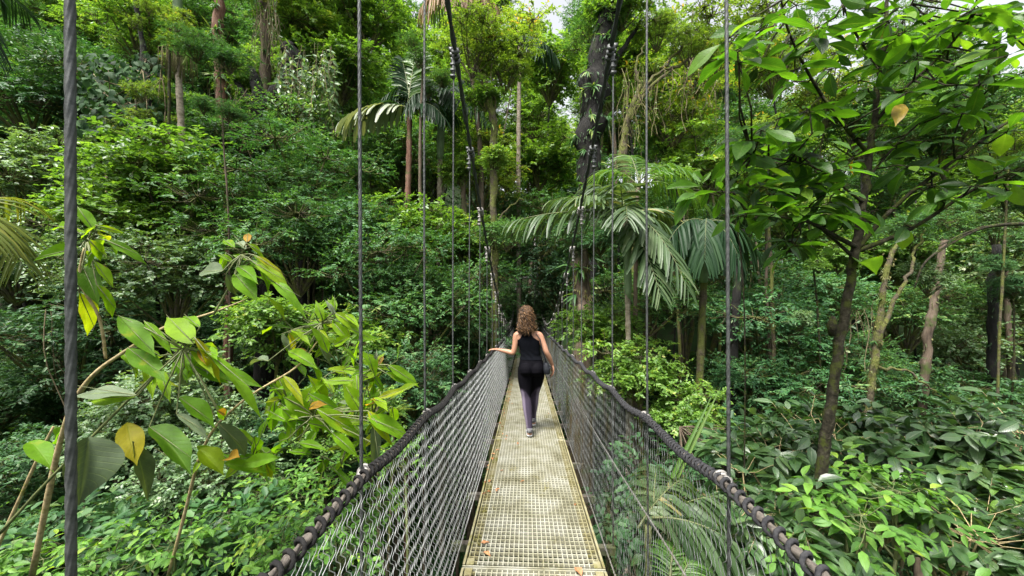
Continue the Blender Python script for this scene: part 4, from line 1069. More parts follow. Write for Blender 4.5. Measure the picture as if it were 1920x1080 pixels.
# ------------------------------------------------------------------ palms
def frond(parent, base, az, el, L, droop, mat, ll=.55, lw=.05, n=26, hang=.8, tpl=TS, rmat='stem_green', twist=0.0, spread=.75, bend=0.0):
    h = cos(az) * RIGHT + sin(az) * FWD; sd = -sin(az) * RIGHT + cos(az) * FWD
    t = np.linspace(0, 1, 24)
    rp = base + h * (L * (t * cos(el) * (1 - .18 * droop * t)))[:, None] + UP * (L * (sin(el) * t - droop * t ** 2))[:, None] + sd * (bend * L * t ** 2)[:, None]
    tan = nz(np.gradient(rp, axis=0))
    sl = RB.uniform(.14, .98, 2 * n); sl = np.concatenate([np.linspace(.13, .99, n)] * 2) + RB.normal(0, .006, 2 * n)
    sl = np.clip(sl, .1, 1); sg = np.repeat([1.0, -1.0], n)
    pos = np.stack([np.interp(sl, t, rp[:, k]) for k in range(3)], 1); tg = nz(np.stack([np.interp(sl, t, tan[:, k]) for k in range(3)], 1))
    side = nz(np.cross(tg, UP)); nup = np.cross(side, tg)
    side = side * cos(twist) + nup * sin(twist); nup = np.cross(side, tg)
    d = side * (sg * spread)[:, None] + tg * (.55 + .5 * sl ** 3)[:, None] + nup * .10 + RB.normal(0, .07, (2 * n, 3)) - UP * (.35 * hang)
    prof = np.sin(pi * np.clip(.12 + .80 * sl, 0, 1)) ** .65
    nn = nup * 1.0 + RB.normal(0, .22, (2 * n, 3))
    Lf = ll * prof * RB.uniform(.85, 1.1, 2 * n)
    mb = MB()
    # leaflets bend towards the ground
    dd = nz(d); g = np.array([0, 0, -1.0]); nrm = nn
    u, v, w, f = tpl
    s_ = nz(np.cross(dd, nrm)); K = len(u)
    down = hang * RB.uniform(.6, 1.15, 2 * n)
    a_ = u[None, :, None] * dd[:, None] + (down[:, None] * u[None] ** 2)[..., None] * g
    a_ = a_ * (1.0 / (1 + .28 * down[:, None] * u[None] ** 2))[..., None]
    vv = pos[:, None] + Lf[:, None, None] * a_ + (lw * np.clip(prof, .55, 1))[:, None, None] * .5 * (v * w)[None, :, None] * s_[:, None] + (.2 * lw * np.abs(v) * w)[None, :, None] * np.cross(s_, dd)[:, None]
    at = np.empty((2 * n, K, 3)); at[..., 0] = u; at[..., 1] = v; at[..., 2] = np.clip(RB.normal(.45, .2, 2 * n), 0, 1)[:, None]
    mb.add(vv.reshape(-1, 3), (np.arange(2 * n)[:, None, None] * K + f[None]).reshape(-1, 4), at.reshape(-1, 3))
    fo = child("frond", mb, MAT[mat], parent)
    rb = MB(); rb.tube(rp, np.linspace(.016, .003, 24) * max(.5, L / 1.8), 6)
    child("rachis", rb, MAT[rmat], parent).parent = fo
    return fo

def palm(label, crown, d, foot, w, fronds, mat='lf_palm', shaft=None, bark='bark_pale', name="palm_tree", **kw):
    c = P(*crown, d)
    o = thing(name, label, "palm", c)
    if foot:
        pts = [to_ground(P(*foot[0], d))] + [P(x, y, d) for x, y in foot] + [c]
        o.location = pts[0]
        q = smooth(pts, 8); r = np.full(len(q), w / FPX * d / 2) * (1 + .10 * np.cos(np.arange(len(q)) * 2.1)) * np.linspace(1.12, .9, len(q))
        mb = MB(); mb.tube(q, r, 12); child("trunk", mb, MAT[bark], o)
        if shaft:
            sp_ = smooth([P(x, y, d) for x, y in shaft], 6); mb = MB()
            mb.tube(sp_, np.interp(np.linspace(0, 1, len(sp_)), [0, .15, .7, 1], [1.05, 1.45, 1.25, .75]) * w / FPX * d / 2, 12)
            child("crownshaft", mb, MAT['crownshaft'], o)
    for f in fronds:
        k2 = dict(kw); k2.update(f[4] if len(f) > 4 else {})
        m = k2.pop('mat', mat)
        frond(o, c + RB.normal(0, .03, 3), radians(f[0]), radians(f[1]), f[2], f[3], m, **k2)
    return o

palm("grey green palm with long drooping leaflets overhanging the right side of the bridge", (1172, 405), 6.6, [(1180, 745), (1178, 640), (1176, 520)], 10,
     [(186, 8, 2.15, .22), (168, 34, 1.7, .38), (140, 60, 1.5, .45), (75, 55, 1.6, .55), (8, 36, 1.2, .6, dict(hang=.45)), (-20, 12, 1.15, .7), (-62, -8, 1.5, .75, dict(hang=.5)), (-105, 20, 1.3, .55, dict(hang=.45)), (215, 34, 1.5, .40, dict(hang=.5)), (250, 50, 1.3, .5, dict(hang=.4)), (-78, -28, 1.35, .5, dict(hang=.4)), (40, -10, 1.5, .7, dict(mat='lf_palm_dark'))],
     shaft=[(1178, 560), (1176, 470), (1172, 415)], ll=.58, lw=.056, n=21, hang=.85, spread=.68)
palm("dark crowned palm with a mossy trunk and green shaft right of the grey green palm", (1326, 415), 6.4, [(1308, 830), (1312, 700), (1318, 560)], 13,
     [(205, 15, 1.2, .75), (165, 25, 1.1, .8), (-20, 15, .95, .85), (30, 20, 1.0, .85), (-70, 10, .8, 1.0), (95, 25, 1.1, .8), (240, 10, .9, 1.0)], mat='lf_palm_dark', shaft=[(1318, 530), (1321, 470), (1325, 420)], bark='bark_moss', ll=.50, lw=.05, n=24, hang=1.25)
palm("bright palm with long narrow leaflets above the grey green palm", (1196, 345), 7.2, [(1190, 700), (1192, 500)], 8,
     [(20, 42, 1.9, .45), (60, 55, 1.8, .5), (5, 20, 1.6, .6), (150, 50, 1.5, .6), (-40, 40, 1.5, .7), (100, 70, 1.6, .5)], mat='lf_palm_green', ll=.62, lw=.034, n=26, hang=.55, tpl=TP, bark='bark_brown')
palm("tall palm with one pale frond reaching left between the second and third cables", (768, 205), 11.5, [(762, 480), (764, 380), (767, 300)], 11,
     [(188, 16, 2.35, .50, dict(mat='lf_palm_pale', lw=.16, ll=.80, n=17, hang=1.0)), (172, 40, 1.9, .62, dict(hang=.8)), (130, 74, 2.6, .25, dict(hang=.5)), (80, 76, 3.0, .2, dict(mat='lf_palm_green', lw=.13, ll=.9, hang=.4, n=20)), (55, 55, 2.6, .5, dict(mat='lf_palm_green', lw=.12, ll=.8, n=20)), (10, 30, 1.9, .6), (-30, 20, 1.7, .7), (110, 60, 2.4, .45)],
     mat='lf_palm_dark', bark='bark_red', ll=.70, lw=.075, n=26, hang=.8)
palm("dark crowned palm with a slim green shaft beside the left main cable", (828, 165), 12.5, [(824, 480), (825, 330), (826, 260)], 10,
     [(200, 20, 2.2, .6), (160, 45, 2.2, .55), (-10, 25, 2.3, .7), (30, 35, 2.2, .6), (-60, 20, 1.8, .9), (90, 60, 2.2, .5), (-30, 5, 2.2, .8), (235, 10, 1.8, .9)], mat='lf_palm_dark', shaft=[(825, 300), (827, 230), (828, 170)], ll=.75, lw=.085, n=24, hang=.95)
palm("palm with dead brown hanging fronds at the top behind the left main cable", (850, -15), 12, [(905, 300), (888, 160), (870, 60)], 9,
     [(-40, 5, 1.7, .6), (-75, 0, 1.4, .8), (-10, 10, 1.6, .55), (210, 5, 1.3, .8), (60, 30, 2.0, .5, dict(mat='lf_palm_green')), (140, 40, 2.0, .5, dict(mat='lf_palm_green'))], mat='lf_palm_dead', ll=.75, lw=.06, n=26, hang=1.25, bark='bark_brown')
palm("small dark palm between the main cables near the top", (975, 75), 14, [(972, 300), (973, 180)], 8,
     [(200, 20, 1.6, .7), (160, 40, 1.6, .6), (20, 25, 1.8, .7), (-60, 10, 1.6, .9), (80, 55, 1.8, .5), (-20, 10, 1.7, .8)], mat='lf_palm_dark', ll=.7, lw=.08, n=20, hang=1.0)
pg = palm("tall slim palm with pale mottled trunk and dry hanging tassel on the left hill", (332, -60), 10.5, [(350, 420), (346, 350), (340, 240), (335, 150), (333, 60)], 11,
     [(200, 25, 2.4, .6), (160, 45, 2.4, .5), (20, 30, 2.4, .6), (-30, 25, 2.2, .7), (80, 60, 2.4, .5), (250, 35, 2.2, .6)], mat='lf_palm_green', shaft=[(335, 75), (333, 10), (332, -60)], ll=.7, lw=.06, n=26, hang=.8)
mb = MB()
for i in range(120):
    a = RB.uniform(0, 2 * pi); rr_ = RB.uniform(.05, .42); c = P(334, 92, 10.5); L = RB.uniform(.45, .85)
    e = c + np.array([cos(a) * rr_, sin(a) * rr_, -.02 - .25 * rr_])
    mb.tube([c, (c + e) / 2 + [0, 0, .09], e, e - [0, 0, L * .5], e - [RB.normal(0, .02), RB.normal(0, .02), L]], .007, 4)
child("flower_tassel", mb, MAT['dry_tassel'], pg)
mb = MB(); mb.tube(smooth([P(336, 80, 10.2), P(350, 88, 10.2), P(352, 105, 10.2), P(343, 122, 10.2)]), .035, 8, ry=.02); child("flower_bract", mb, MAT['green_bract'], pg)
palm("small fan of pale fern like fronds beside the foot of the pale palm trunk", (378, 335), 9.3, None, 6, [(250, 10, .8, .3), (200, 20, .7, .4), (-70, 15, .8, .4), (110, 50, .7, .3)], mat='lf_palm', ll=.22, lw=.05, n=14, hang=.4, name="fern")
palm("yellow green palm frond reaching in at the left picture edge", (-85, 395), 3.2, [(-120, 900), (-100, 600)], 14,
     [(-25, 15, .95, .55), (-8, 5, .80, .75), (-50, -10, .8, .6), (170, 30, 1.0, .6), (100, 50, .9, .5)], mat='lf_palm_yellow', ll=.42, lw=.030, n=24, hang=.7, tpl=TP)
palm("dark palm frond tips hanging at the top left corner", (-140, -60), 5.5, [(-180, 900), (-160, 400)], 12,
     [(-20, 5, 1.6, .6), (-5, -5, 1.4, .9), (-40, 10, 1.4, .9), (170, 30, 1.6, .6), (90, 40, 1.6, .5)], mat='lf_palm_dark', ll=.55, lw=.045, n=26, hang=.9, tpl=TP)
palm("young broad leaved palm just outside the right net near the camera", (1215, 985), 2.2, [(1218, 1200)], 14,
     [(8, 26, .52, .22), (34, 34, .60, .3), (-22, 16, .45, .35), (66, 40, .55, .35)], mat='lf_palm', ll=.27, lw=.060, n=13, hang=.75, name="palm_sapling", bark='stem_green')
palm("small feathery palm seedling at the bottom outside the right net", (1262, 1120), 1.9, [(1265, 1250)], 8,
     [(60, 50, .34, .45), (5, 40, .34, .5), (35, 62, .32, .4)], mat='lf_palm_green', ll=.20, lw=.012, n=22, hang=.5, name="palm_sapling", tpl=TP, bark='stem_green')

# ------------------------------------------------------------------ vines, climbers, hanging roots
def curtain(label, box, d, n, Lr, mat='vine', leafmat='lf_pale', nleaf=5, leafL=.11, name="hanging_vines"):
    x0, y0, x1, y1 = box
    top = P((x0 + x1) / 2, y0, d); o = thing(name, label, "vines", top)
    mb = MB(); lp = []; ld = []
    for i in range(n):
        p = P(RB.uniform(x0, x1), y0 + RB.uniform(0, (y1 - y0) * .35), d + RB.uniform(-.5, .5)); L = RB.uniform(*Lr)
        t = np.linspace(0, 1, 8)
        q = p + np.stack([.09 * np.sin(t * RB.uniform(3, 9) + i) * t + RB.normal(0, .22) * t, .09 * np.cos(t * 5 + i) + RB.normal(0, .2) * t, -L * t], 1)
        mb.tube(q, RB.uniform(.004, .010), 4, cap=False)
        k = RB.integers(1, nleaf + 1); tt = RB.uniform(.1, 1, k)
        lp.append(np.stack([np.interp(tt, t, q[:, j]) for j in range(3)], 1)); ld.append(RB.normal(size=(k, 3)) * [1, 1, .4] + [0, 0, -.7])
    child("strands", mb, MAT[mat], o)
    lp = np.concatenate(lp); ld = np.concatenate(ld); m = len(lp)
    mb = MB(); mb.leaves(lp, ld, RB.normal(size=(m, 3)) * .5 + [0, -.4, .7], RB.uniform(.6, 1.3, m) * leafL, RB.uniform(.3, .5, m) * leafL, RB.uniform(0, 1, m), TL if leafL > .15 else T6)
    child("foliage", mb, MAT[leafmat], o)
    return o
curtain("wide curtain of tan vines with narrow pale leaves on the left hill", (520, 80, 630, 280), 11.8, 70, (.8, 2.8), nleaf=30, leafL=.20)
curtain("thin brown roots hanging from the draped trunk at the top", (480, -10, 520, 150), 12.6, 36, (.8, 2.2), nleaf=3)
curtain("sparse tan vines hanging in front of the red brown trunk", (395, 150, 470, 330), 11.6, 22, (1.0, 3.0), nleaf=4)
curtain("mossy strands hanging from the boughs right of the dark trunk", (1165, 120, 1235, 330), 10.8, 30, (.6, 1.8), nleaf=7, leafL=.09, leafmat='lf_yellow', mat='dry_tassel')
curtain("mossy threads hanging below the long bough beside the third right cable", (1240, 110, 1370, 240), 10.9, 34, (.4, 1.4), nleaf=6, leafL=.08, leafmat='lf_yellow', mat='vine')
curtain("single thin liana hanging in the shade right of the nearest cable", (83, 560, 92, 640), 6.5, 3, (1.6, 2.4), nleaf=9, leafL=.10)
curtain("thin tan vines hanging over the shaded bank on the right", (1590, 560, 1640, 700), 8.0, 12, (.7, 1.6), nleaf=3)

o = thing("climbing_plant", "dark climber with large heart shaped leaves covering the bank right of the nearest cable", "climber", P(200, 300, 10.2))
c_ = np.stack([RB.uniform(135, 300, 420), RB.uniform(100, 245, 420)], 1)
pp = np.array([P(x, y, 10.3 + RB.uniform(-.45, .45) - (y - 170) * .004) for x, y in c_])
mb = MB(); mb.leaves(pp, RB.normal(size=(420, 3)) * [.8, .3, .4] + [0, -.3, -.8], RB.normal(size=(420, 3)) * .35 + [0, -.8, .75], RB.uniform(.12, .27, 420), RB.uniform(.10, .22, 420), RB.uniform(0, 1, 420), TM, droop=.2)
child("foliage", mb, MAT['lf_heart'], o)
mb = MB()
for i in range(26):
    a, b = pp[RB.integers(420)], pp[RB.integers(420)]; mb.tube([a + [0, .2, 0], (a + b) / 2 + [0, .25, -.1], b + [0, .2, 0]], .012, 5)
mb.tube([P(200, 240, 10.6), to_ground(P(205, 300, 10.8))], .03, 6)
child("stem", mb, MAT['vine'], o)

# ------------------------------------------------------------------ foreground shrub left of the bridge
def pl(mb, center, b, t, d, wr, rnd, face=.6, d2=None, tpl=TB, droop=None, fold=None, pmb=None):
    B = P(*b, d); T = P(*t, d + RB.uniform(-.12, .12) if d2 is None else d2)
    tc = nz(CAM - B); L = np.linalg.norm(T - B); wr = wr * (.82 if wr < .7 else .9)
    n = nz(face * tc + (1 - face) * UP + RB.normal(0, .16, 3))
    mb.leaves([B], [T - B], [n], L, L * wr, rnd, tpl, droop=RB.uniform(.0, .50) if droop is None else droop, fold=RB.uniform(.15, .9) if fold is None else fold, wave=.03)
    if pmb is not None and center is not None:
        C = P(*center, d + .03); m = (B + C) / 2 + UP * .01
        pmb.tube([C, m, B, B + nz(T - B) * L * .5, B + nz(T - B) * L * .9], [.0042, .0036, .0032, .0018, .0008], 5)

def stem_tube(o, lst, d, w, mat):
    q = smooth([P(x, y, dd[0] if dd else d) for x, y, *dd in lst]); r = np.interp(np.linspace(0, 1, len(q)), np.linspace(0, 1, len(w)), w) / FPX * d / 2 * .62
    r = r * (1 + .06 * RB.normal(size=len(q))) ; mb = MB(); mb.tube(q, r, 9)
    return child("stem", mb, MAT[mat], o)

shrub = thing("broadleaf_shrub", "foreground shrub with large yellow green leaves on tan stems left of the bridge", "shrub", to_ground(P(150, 1000, 2.2)))
g0 = shrub.location
stem_tube(shrub, [(60, 1080, 2.3), (120, 780, 2.2), (172, 700, 2.1), (240, 655, 2.1), (305, 612, 2.15), (390, 590, 2.2), (460, 562, 2.25)], 2.15, [16, 14, 12, 9, 8, 6, 4], 'stem_tan')
stem_tube(shrub, [(198, 672, 2.1), (194, 630, 2.08), (184, 585, 2.05), (152, 540, 2.0), (148, 505, 2.0), (158, 465, 2.0)], 2.05, [7, 8, 8, 7, 6, 5], 'stem_tan')
stem_tube(shrub, [(0, 1000, 2.0), (100, 890, 2.0), (170, 822, 2.0), (255, 735, 2.0), (330, 665, 2.0), (345, 640, 2.0)], 2.0, [9, 8, 8, 7, 6, 4], 'stem_green')
stem_tube(shrub, [(315, 1080, 2.35), (350, 950, 2.3), (370, 865, 2.25), (400, 800, 2.2), (470, 738, 2.2), (560, 690, 2.25), (595, 640, 2.3)], 2.25, [10, 10, 9, 8, 7, 6, 4], 'stem_tan')
stem_tube(shrub, [(455, 900, 2.2), (520, 850, 2.15), (570, 812, 2.1), (600, 785, 2.1)], 2.1, [6, 6, 5, 4], 'stem_green')
stem_tube(shrub, [(400, 590, 2.2), (440, 520, 2.25), (456, 480, 2.25)], 2.25, [6, 5, 4], 'stem_green')
stem_tube(shrub, [(640, 870, 2.1), (660, 800, 2.1), (690, 720, 2.15), (702, 690, 2.15)], 2.1, [5, 5, 4, 3], 'stem_green')
stem_tube(shrub, [(-20, 1060, 2.6), (30, 950, 2.6), (70, 860, 2.6), (100, 800, 2.6)], 2.6, [9, 9, 8, 6], 'stem_tan')
lm, um, pm = MB(), MB(), MB()
A, Bc, Cc, Dc, Ec, Fc = (163, 452), (452, 478), (603, 606), (700, 690), (590, 780), (343, 655)
for (c, b, t, d, w, r, *k) in [
    (A, (176, 432), (141, 381), 2.0, .50, .35), (A, (180, 422), (233, 437), 2.0, .32, .55), (A, (132, 428), (86, 420), 2.0, .40, .40), (A, (152, 464), (57, 485), 1.97, .42, .28),
    (A, (166, 449), (203, 489), 1.95, .56, .50), (A, (198, 450), (279, 485), 1.98, .36, .22), (A, (183, 440), (210, 443), 2.0, .5, .74), (A, (176, 489), (213, 540), 2.0, .36, .52),
    (A, (154, 497), (181, 556), 2.03, .44, .05), (A, (148, 548), (184, 630), 2.0, .40, .70), (A, (181, 533), (227, 592), 2.0, .34, .42), (Fc, (222, 592), (292, 664), 1.95, .38, .20),
    (Fc, (364, 645), (306, 584), 1.9, .46, .52), (Fc, (270, 602), (322, 652), 2.0, .22, .40), (Fc, (240, 652), (309, 705), 1.97, .36, .18), (Fc, (360, 684), (434, 718), 2.0, .36, .30),
    (Fc, (399, 690), (465, 708), 2.05, .34, .25), (Fc, (364, 632), (430, 714), 1.9, .22, .80), (Fc, (394, 664), (503, 755), 1.92, .16, .42), (Fc, (372, 655), (385, 682), 1.95, .35, .93),
    (Bc, (462, 456), (510, 485), 2.25, .48, .55), (Bc, (440, 465), (416, 445), 2.25, .5, .40), (Bc, (438, 493), (406, 471), 2.25, .38, .42), (Bc, (463, 454), (465, 436), 2.25, .45, .93),
    (Bc, (481, 480), (548, 524), 2.22, .36, .78), (Bc, (478, 494), (546, 532), 2.2, .36, .60), (Bc, (505, 524), (572, 561), 2.22, .26, .35), (Bc, (440, 513), (480, 557), 2.25, .50, .36), (Bc, (448, 500), (478, 520), 2.25, .45, .3),
    (Cc, (606, 602), (592, 563), 2.28, .42, .45), (Cc, (628, 587), (673, 614), 2.28, .42, .60), (Cc, (640, 603), (654, 613), 2.28, .5, .93), (Cc, (624, 603), (652, 635), 2.26, .42, .50), (Cc, (646, 611), (707, 640), 2.26, .28, .45),
    (Cc, (604, 611), (570, 598), 2.28, .42, .36), (Cc, (541, 624), (558, 662), 2.25, .34, .80), (Cc, (541, 658), (594, 687), 2.25, .38, .40), (Cc, (571, 667), (629, 721), 2.22, .18, .45), (Cc, (588, 640), (556, 622), 2.3, .4, .35), (Cc, (556, 655), (574, 664), 2.3, .6, .93),
    (Dc, (688, 672), (715, 700), 2.15, .50, .42), (Dc, (710, 684), (719, 666), 2.15, .5, .93), (Dc, (727, 684), (789, 724), 2.12, .36, .40), (Dc, (722, 699), (771, 724), 2.1, .34, .36), (Dc, (692, 695), (655, 702), 2.15, .4, .33), (Dc, (700, 705), (722, 736), 2.15, .4, .4),
    (Ec, (676, 772), (646, 720), 2.05, .62, .50), (Ec, (531, 704), (572, 752), 2.1, .28, .72), (Ec, (533, 745), (589, 779), 2.05, .58, .45), (Ec, (529, 767), (563, 799), 2.05, .62, .42), (Ec, (541, 791), (488, 761), 2.05, .40, .36),
    (Ec, (574, 793), (640, 804), 2.0, .34, .40), (Ec, (594, 767), (679, 816), 2.0, .36, .50), (Ec, (580, 765), (597, 752), 2.1, .5, .93), (Ec, (578, 738), (642, 772), 2.1, .34, .36), (Ec, (688, 782), (774, 818), 1.98, .38, .38),
    (Ec, (690, 770), (731, 826), 2.0, .30, .72), (Ec, (622, 811), (670, 852), 2.0, .36, .40), (Ec, (542, 821), (494, 838), 2.05, .46, .36), (Ec, (690, 760), (703, 751), 2.05, .5, .93), (Ec, (560, 830), (610, 838), 2.05, .3, .35), (Ec, (600, 800), (560, 860), 2.1, .34, .3),
    (Fc, (258, 742), (136, 750), 1.95, .32, .56), (Fc, (280, 800), (366, 864), 1.92, .44, .08), (Fc, (335, 744), (407, 797), 1.95, .44, .15), (Fc, (407, 770), (424, 778), 1.95, .8, .93), (Fc, (405, 760), (428, 790), 2.0, .5, .3),
    (None, (238, 792), (252, 860), 1.95, .56, .83), (None, (368, 836), (418, 864), 2.1, .45, .55), (None, (374, 842), (420, 884), 2.1, .6, .66), (None, (428, 858), (440, 850), 2.1, .5, .93), (None, (420, 868), (500, 880), 2.1, .32, .40), (None, (455, 870), (520, 855), 2.1, .4, .35),
    (None, (55, 828), (92, 850), 2.3, .45, .3), (None, (125, 800), (75, 835), 2.3, .4, .25)]:
    pl(lm, c, b, t, d, w, r, pmb=pm)
for (c, b, t, d, w, r) in [
    (Bc, (461, 468), (436, 438), 2.25, .34, .9), (Bc, (418, 508), (370, 508), 2.2, .86, .55), (Bc, (424, 514), (448, 556), 2.2, .55, .4), (Cc, (629, 593), (612, 561), 2.28, .30, .9), (Cc, (529, 626), (544, 658), 2.25, .38, .6), (Cc, (598, 648), (625, 682), 2.25, .40, .5),
    (Cc, (503, 677), (465, 667), 2.2, .5, .7), (Dc, (703, 678), (706, 659), 2.15, .4, .9), (Ec, (684, 755), (632, 750), 2.1, .3, .5), (Fc, (256, 741), (112, 718), 1.9, .28, .75), (None, (166, 819), (160, 940), 1.62, .78, .12), (None, (248, 827), (292, 938), 1.9, .30, .35),
    (Fc, (331, 776), (391, 811), 1.95, .26, .6), (Fc, (408, 792), (477, 857), 2.1, .38, .45), (Fc, (376, 682), (398, 700), 1.95, .6, .9), (Ec, (700, 790), (712, 880), 2.0, .3, .4), (Ec, (735, 850), (748, 905), 2.0, .4, .5), (Fc, (345, 690), (330, 720), 2.0, .4, .5)]:
    pl(um, c, b, t, d, w, r, pmb=pm)
for (cx_, cy_, sx_, sy_, n_, d_) in [(600, 600, 50, 28, 16, 2.35), (590, 780, 62, 34, 20, 2.15), (700, 700, 45, 24, 12, 2.2), (452, 490, 42, 26, 9, 2.3), (343, 655, 50, 34, 12, 2.05), (165, 470, 34, 40, 8, 2.05), (640, 860, 70, 34, 14, 2.2), (470, 850, 60, 34, 12, 2.2), (640, 680, 60, 34, 14, 2.3), (540, 740, 70, 40, 18, 2.3), (300, 690, 60, 40, 12, 2.15), (700, 770, 50, 34, 16, 2.15), (560, 620, 60, 36, 12, 2.4)]:
    for i in range(n_):
        b_ = (cx_ + RB.normal(0, sx_ * .55), cy_ + RB.normal(0, sy_ * .55)); a_ = RB.normal(0, 1) if RB.random() < .6 else RB.uniform(-pi, pi); l_ = RB.uniform(26, 66)
        pl(lm, (cx_ + (b_[0] - cx_) * .3, cy_ + (b_[1] - cy_) * .3 + 8), b_, (b_[0] + l_ * cos(a_ + .35), b_[1] + l_ * sin(a_ + .35)), d_ + RB.uniform(-.12, .15), RB.uniform(.26, .42), np.clip(RB.normal(.48, .13), .1, .72), face=RB.uniform(.2, .7), pmb=pm)
for k_ in (3, 4): um.m[k_] = [g * 0 + 1 for g in um.m[k_]]
lm.merge(um)
child("foliage", lm, [MAT['lf_shrub'], MAT['lf_shrub_under']], shrub)
child("leaf_stalks", pm, MAT['stem_green'], shrub)

# ------------------------------------------------------------------ foreground tree right of the bridge
ft = thing("broadleaf_tree", "foreground tree with a dark slender trunk and big backlit leaves right of the bridge", "tree", to_ground(P(1518, 1080, 2.6)))
tr_l = [(1518, 1060), (1528, 990), (1545, 850), (1560, 740), (1575, 640), (1592, 540), (1606, 468), (1618, 380), (1630, 290), (1640, 220), (1652, 110), (1668, -20), (1680, -120)]
pts = [np.array(ft.location)] + [P(x, y, 2.6) for x, y in tr_l]
q = smooth(pts); w = np.interp(np.linspace(0, 1, len(q)), np.linspace(0, 1, 14), [34, 30, 29, 27, 24, 22, 21, 20, 18, 15, 12, 10, 8, 5]) / FPX * 2.6 / 2 * .74
q[3:] += RB.normal(0, .004, q[3:].shape)
mb = MB(); mb.tube(q, w * (1 + .05 * RB.normal(size=len(q))), 14)
c = P(1566, 610, 2.58); mb.tube([c + [-.02, 0, -.07], c + [-.03, -.01, 0], c + [-.015, 0, .06]], [.02, .030, .015], 10)
child("trunk", mb, MAT['bark_grey'], ft)
BR = [([(1606, 468, 2.6), (1650, 415, 2.55), (1705, 362, 2.5), (1790, 300, 2.45), (1880, 235, 2.4), (1960, 180, 2.35)], [15, 12, 10, 8, 6, 4]),
      ([(1608, 470, 2.6), (1650, 455, 2.55), (1720, 425, 2.5), (1810, 362, 2.4), (1880, 330, 2.35), (1960, 300, 2.3)], [14, 12, 10, 8, 6, 4]),
      ([(1604, 462, 2.6), (1560, 440, 2.5), (1520, 415, 2.4), (1450, 405, 2.3), (1400, 398, 2.2)], [14, 11, 9, 6, 4]),
      ([(1598, 480, 2.6), (1560, 445, 2.6), (1500, 400, 2.5), (1450, 370, 2.4)], [10, 8, 6, 4]),
      ([(1630, 290, 2.6), (1585, 240, 2.5), (1540, 180, 2.4), (1500, 110, 2.3), (1470, 40, 2.2), (1460, -40, 2.1)], [11, 9, 8, 6, 5, 3]),
      ([(1618, 380, 2.6), (1580, 350, 2.5), (1530, 310, 2.4), (1470, 300, 2.3), (1410, 290, 2.2)], [8, 6, 5, 4, 3]),
      ([(1640, 230, 2.6), (1690, 170, 2.5), (1760, 110, 2.4), (1820, 40, 2.3), (1840, -30, 2.2)], [10, 8, 6, 5, 3]),
      ([(1622, 340, 2.6), (1680, 270, 2.6), (1740, 215, 2.6), (1830, 190, 2.5)], [8, 6, 5, 3]),
      ([(1650, 130, 2.6), (1600, 60, 2.5), (1570, -20, 2.4)], [8, 6, 4]),
      ([(1655, 100, 2.6), (1700, 30, 2.6), (1730, -40, 2.5)], [7, 5, 4])]
bp_all = []
for l, wv in BR:
    qq = smooth([P(*x) for x in l]); bp_all.append(qq)
    mb = MB(); mb.tube(qq, np.interp(np.linspace(0, 1, len(qq)), np.linspace(0, 1, len(wv)), wv) / FPX * 2.5 / 2 * .68, 8); child("branch", mb, MAT['bark_grey'], ft)
bp_all = np.concatenate(bp_all + [q[len(q) // 2:]])
lm, pm = MB(), MB()
WH = [(1450, 40, 2.0), (1400, 105, 2.0), (1445, 135, 2.1), (1500, 20, 2.1), (1530, 70, 2.2), (1590, 20, 2.4), (1610, 90, 2.5), (1680, 25, 2.5), (1745, 55, 2.4), (1810, 20, 2.2), (1870, 80, 2.2), (1905, 20, 2.3), (1490, 130, 2.2), (1560, 130, 2.4), (1650, 130, 2.6), (1715, 110, 2.5), (1790, 110, 2.3), (1850, 150, 2.3), (1910, 150, 2.2),
      (1470, 215, 2.2), (1530, 205, 2.4), (1700, 205, 2.5), (1760, 190, 2.5), (1830, 220, 2.4), (1890, 250, 2.3), (1420, 255, 2.2), (1490, 285, 2.3), (1580, 300, 2.5), (1660, 270, 2.6), (1730, 270, 2.5), (1800, 285, 2.4), (1870, 320, 2.3), (1930, 290, 2.3), (1400, 320, 2.2), (1450, 345, 2.3), (1520, 350, 2.4), (1570, 375, 2.5),
      (1690, 325, 2.5), (1750, 340, 2.4), (1840, 340, 2.3), (1900, 345, 2.3), (1400, 395, 2.2), (1440, 405, 2.3), (1500, 405, 2.4), (1650, 380, 2.5), (1545, 420, 2.5), (1385, 260, 2.1), (1780, 40, 2.5), (1640, 40, 2.6), (1350, 70, 2.0), (1700, 60, 2.3), (1840, 90, 2.5), (1620, 180, 2.5), (1560, 60, 2.3), (1900, 215, 2.5), (1475, 440, 2.4), (1740, 150, 2.3), (1660, 215, 2.4)]
WH = WH + [(RB.uniform(1385, 1580), RB.uniform(215, 430), RB.uniform(2.2, 2.7)) for _ in range(26)] + [(RB.uniform(1600, 1930), RB.uniform(-30, 150), RB.uniform(2.1, 2.9)) for _ in range(22)] + [(x_ + RB.uniform(-45, 45), y_ + RB.uniform(-38, 38), d_ + RB.uniform(-.2, .25)) for x_, y_, d_ in WH if x_ < 1800 or RB.random() < .5]
for (x, y, d) in WH:
    c = P(x, y, d) + RB.normal(0, .03, 3); k = RB.integers(4, 7); a0 = RB.uniform(0, 6.28)
    j = np.argmin(np.linalg.norm(bp_all - c, axis=1)); b = bp_all[j]
    pm.tube([b, (b + c) / 2 + RB.normal(0, .02, 3) - UP * .01, c], [.0065, .005, .0035], 5)
    for i in range(k):
        a = a0 + i * 2 * pi / k + RB.normal(0, .25)
        dr = np.array([cos(a), sin(a), RB.normal(-.18, .33)]); L = RB.uniform(.085, .205)
        st = c + nz(dr) * .03
        pm.tube([c, st], [.003, .002], 4)
        lm.leaves([st], [dr], [np.array([0, -.15, 1.0]) + RB.normal(0, .38, 3)], L, L * RB.uniform(.36, .50), np.clip(RB.normal(.50, .25), 0, .97), TO, droop=RB.uniform(.05, .45), fold=RB.uniform(.1, .5), wave=.015)
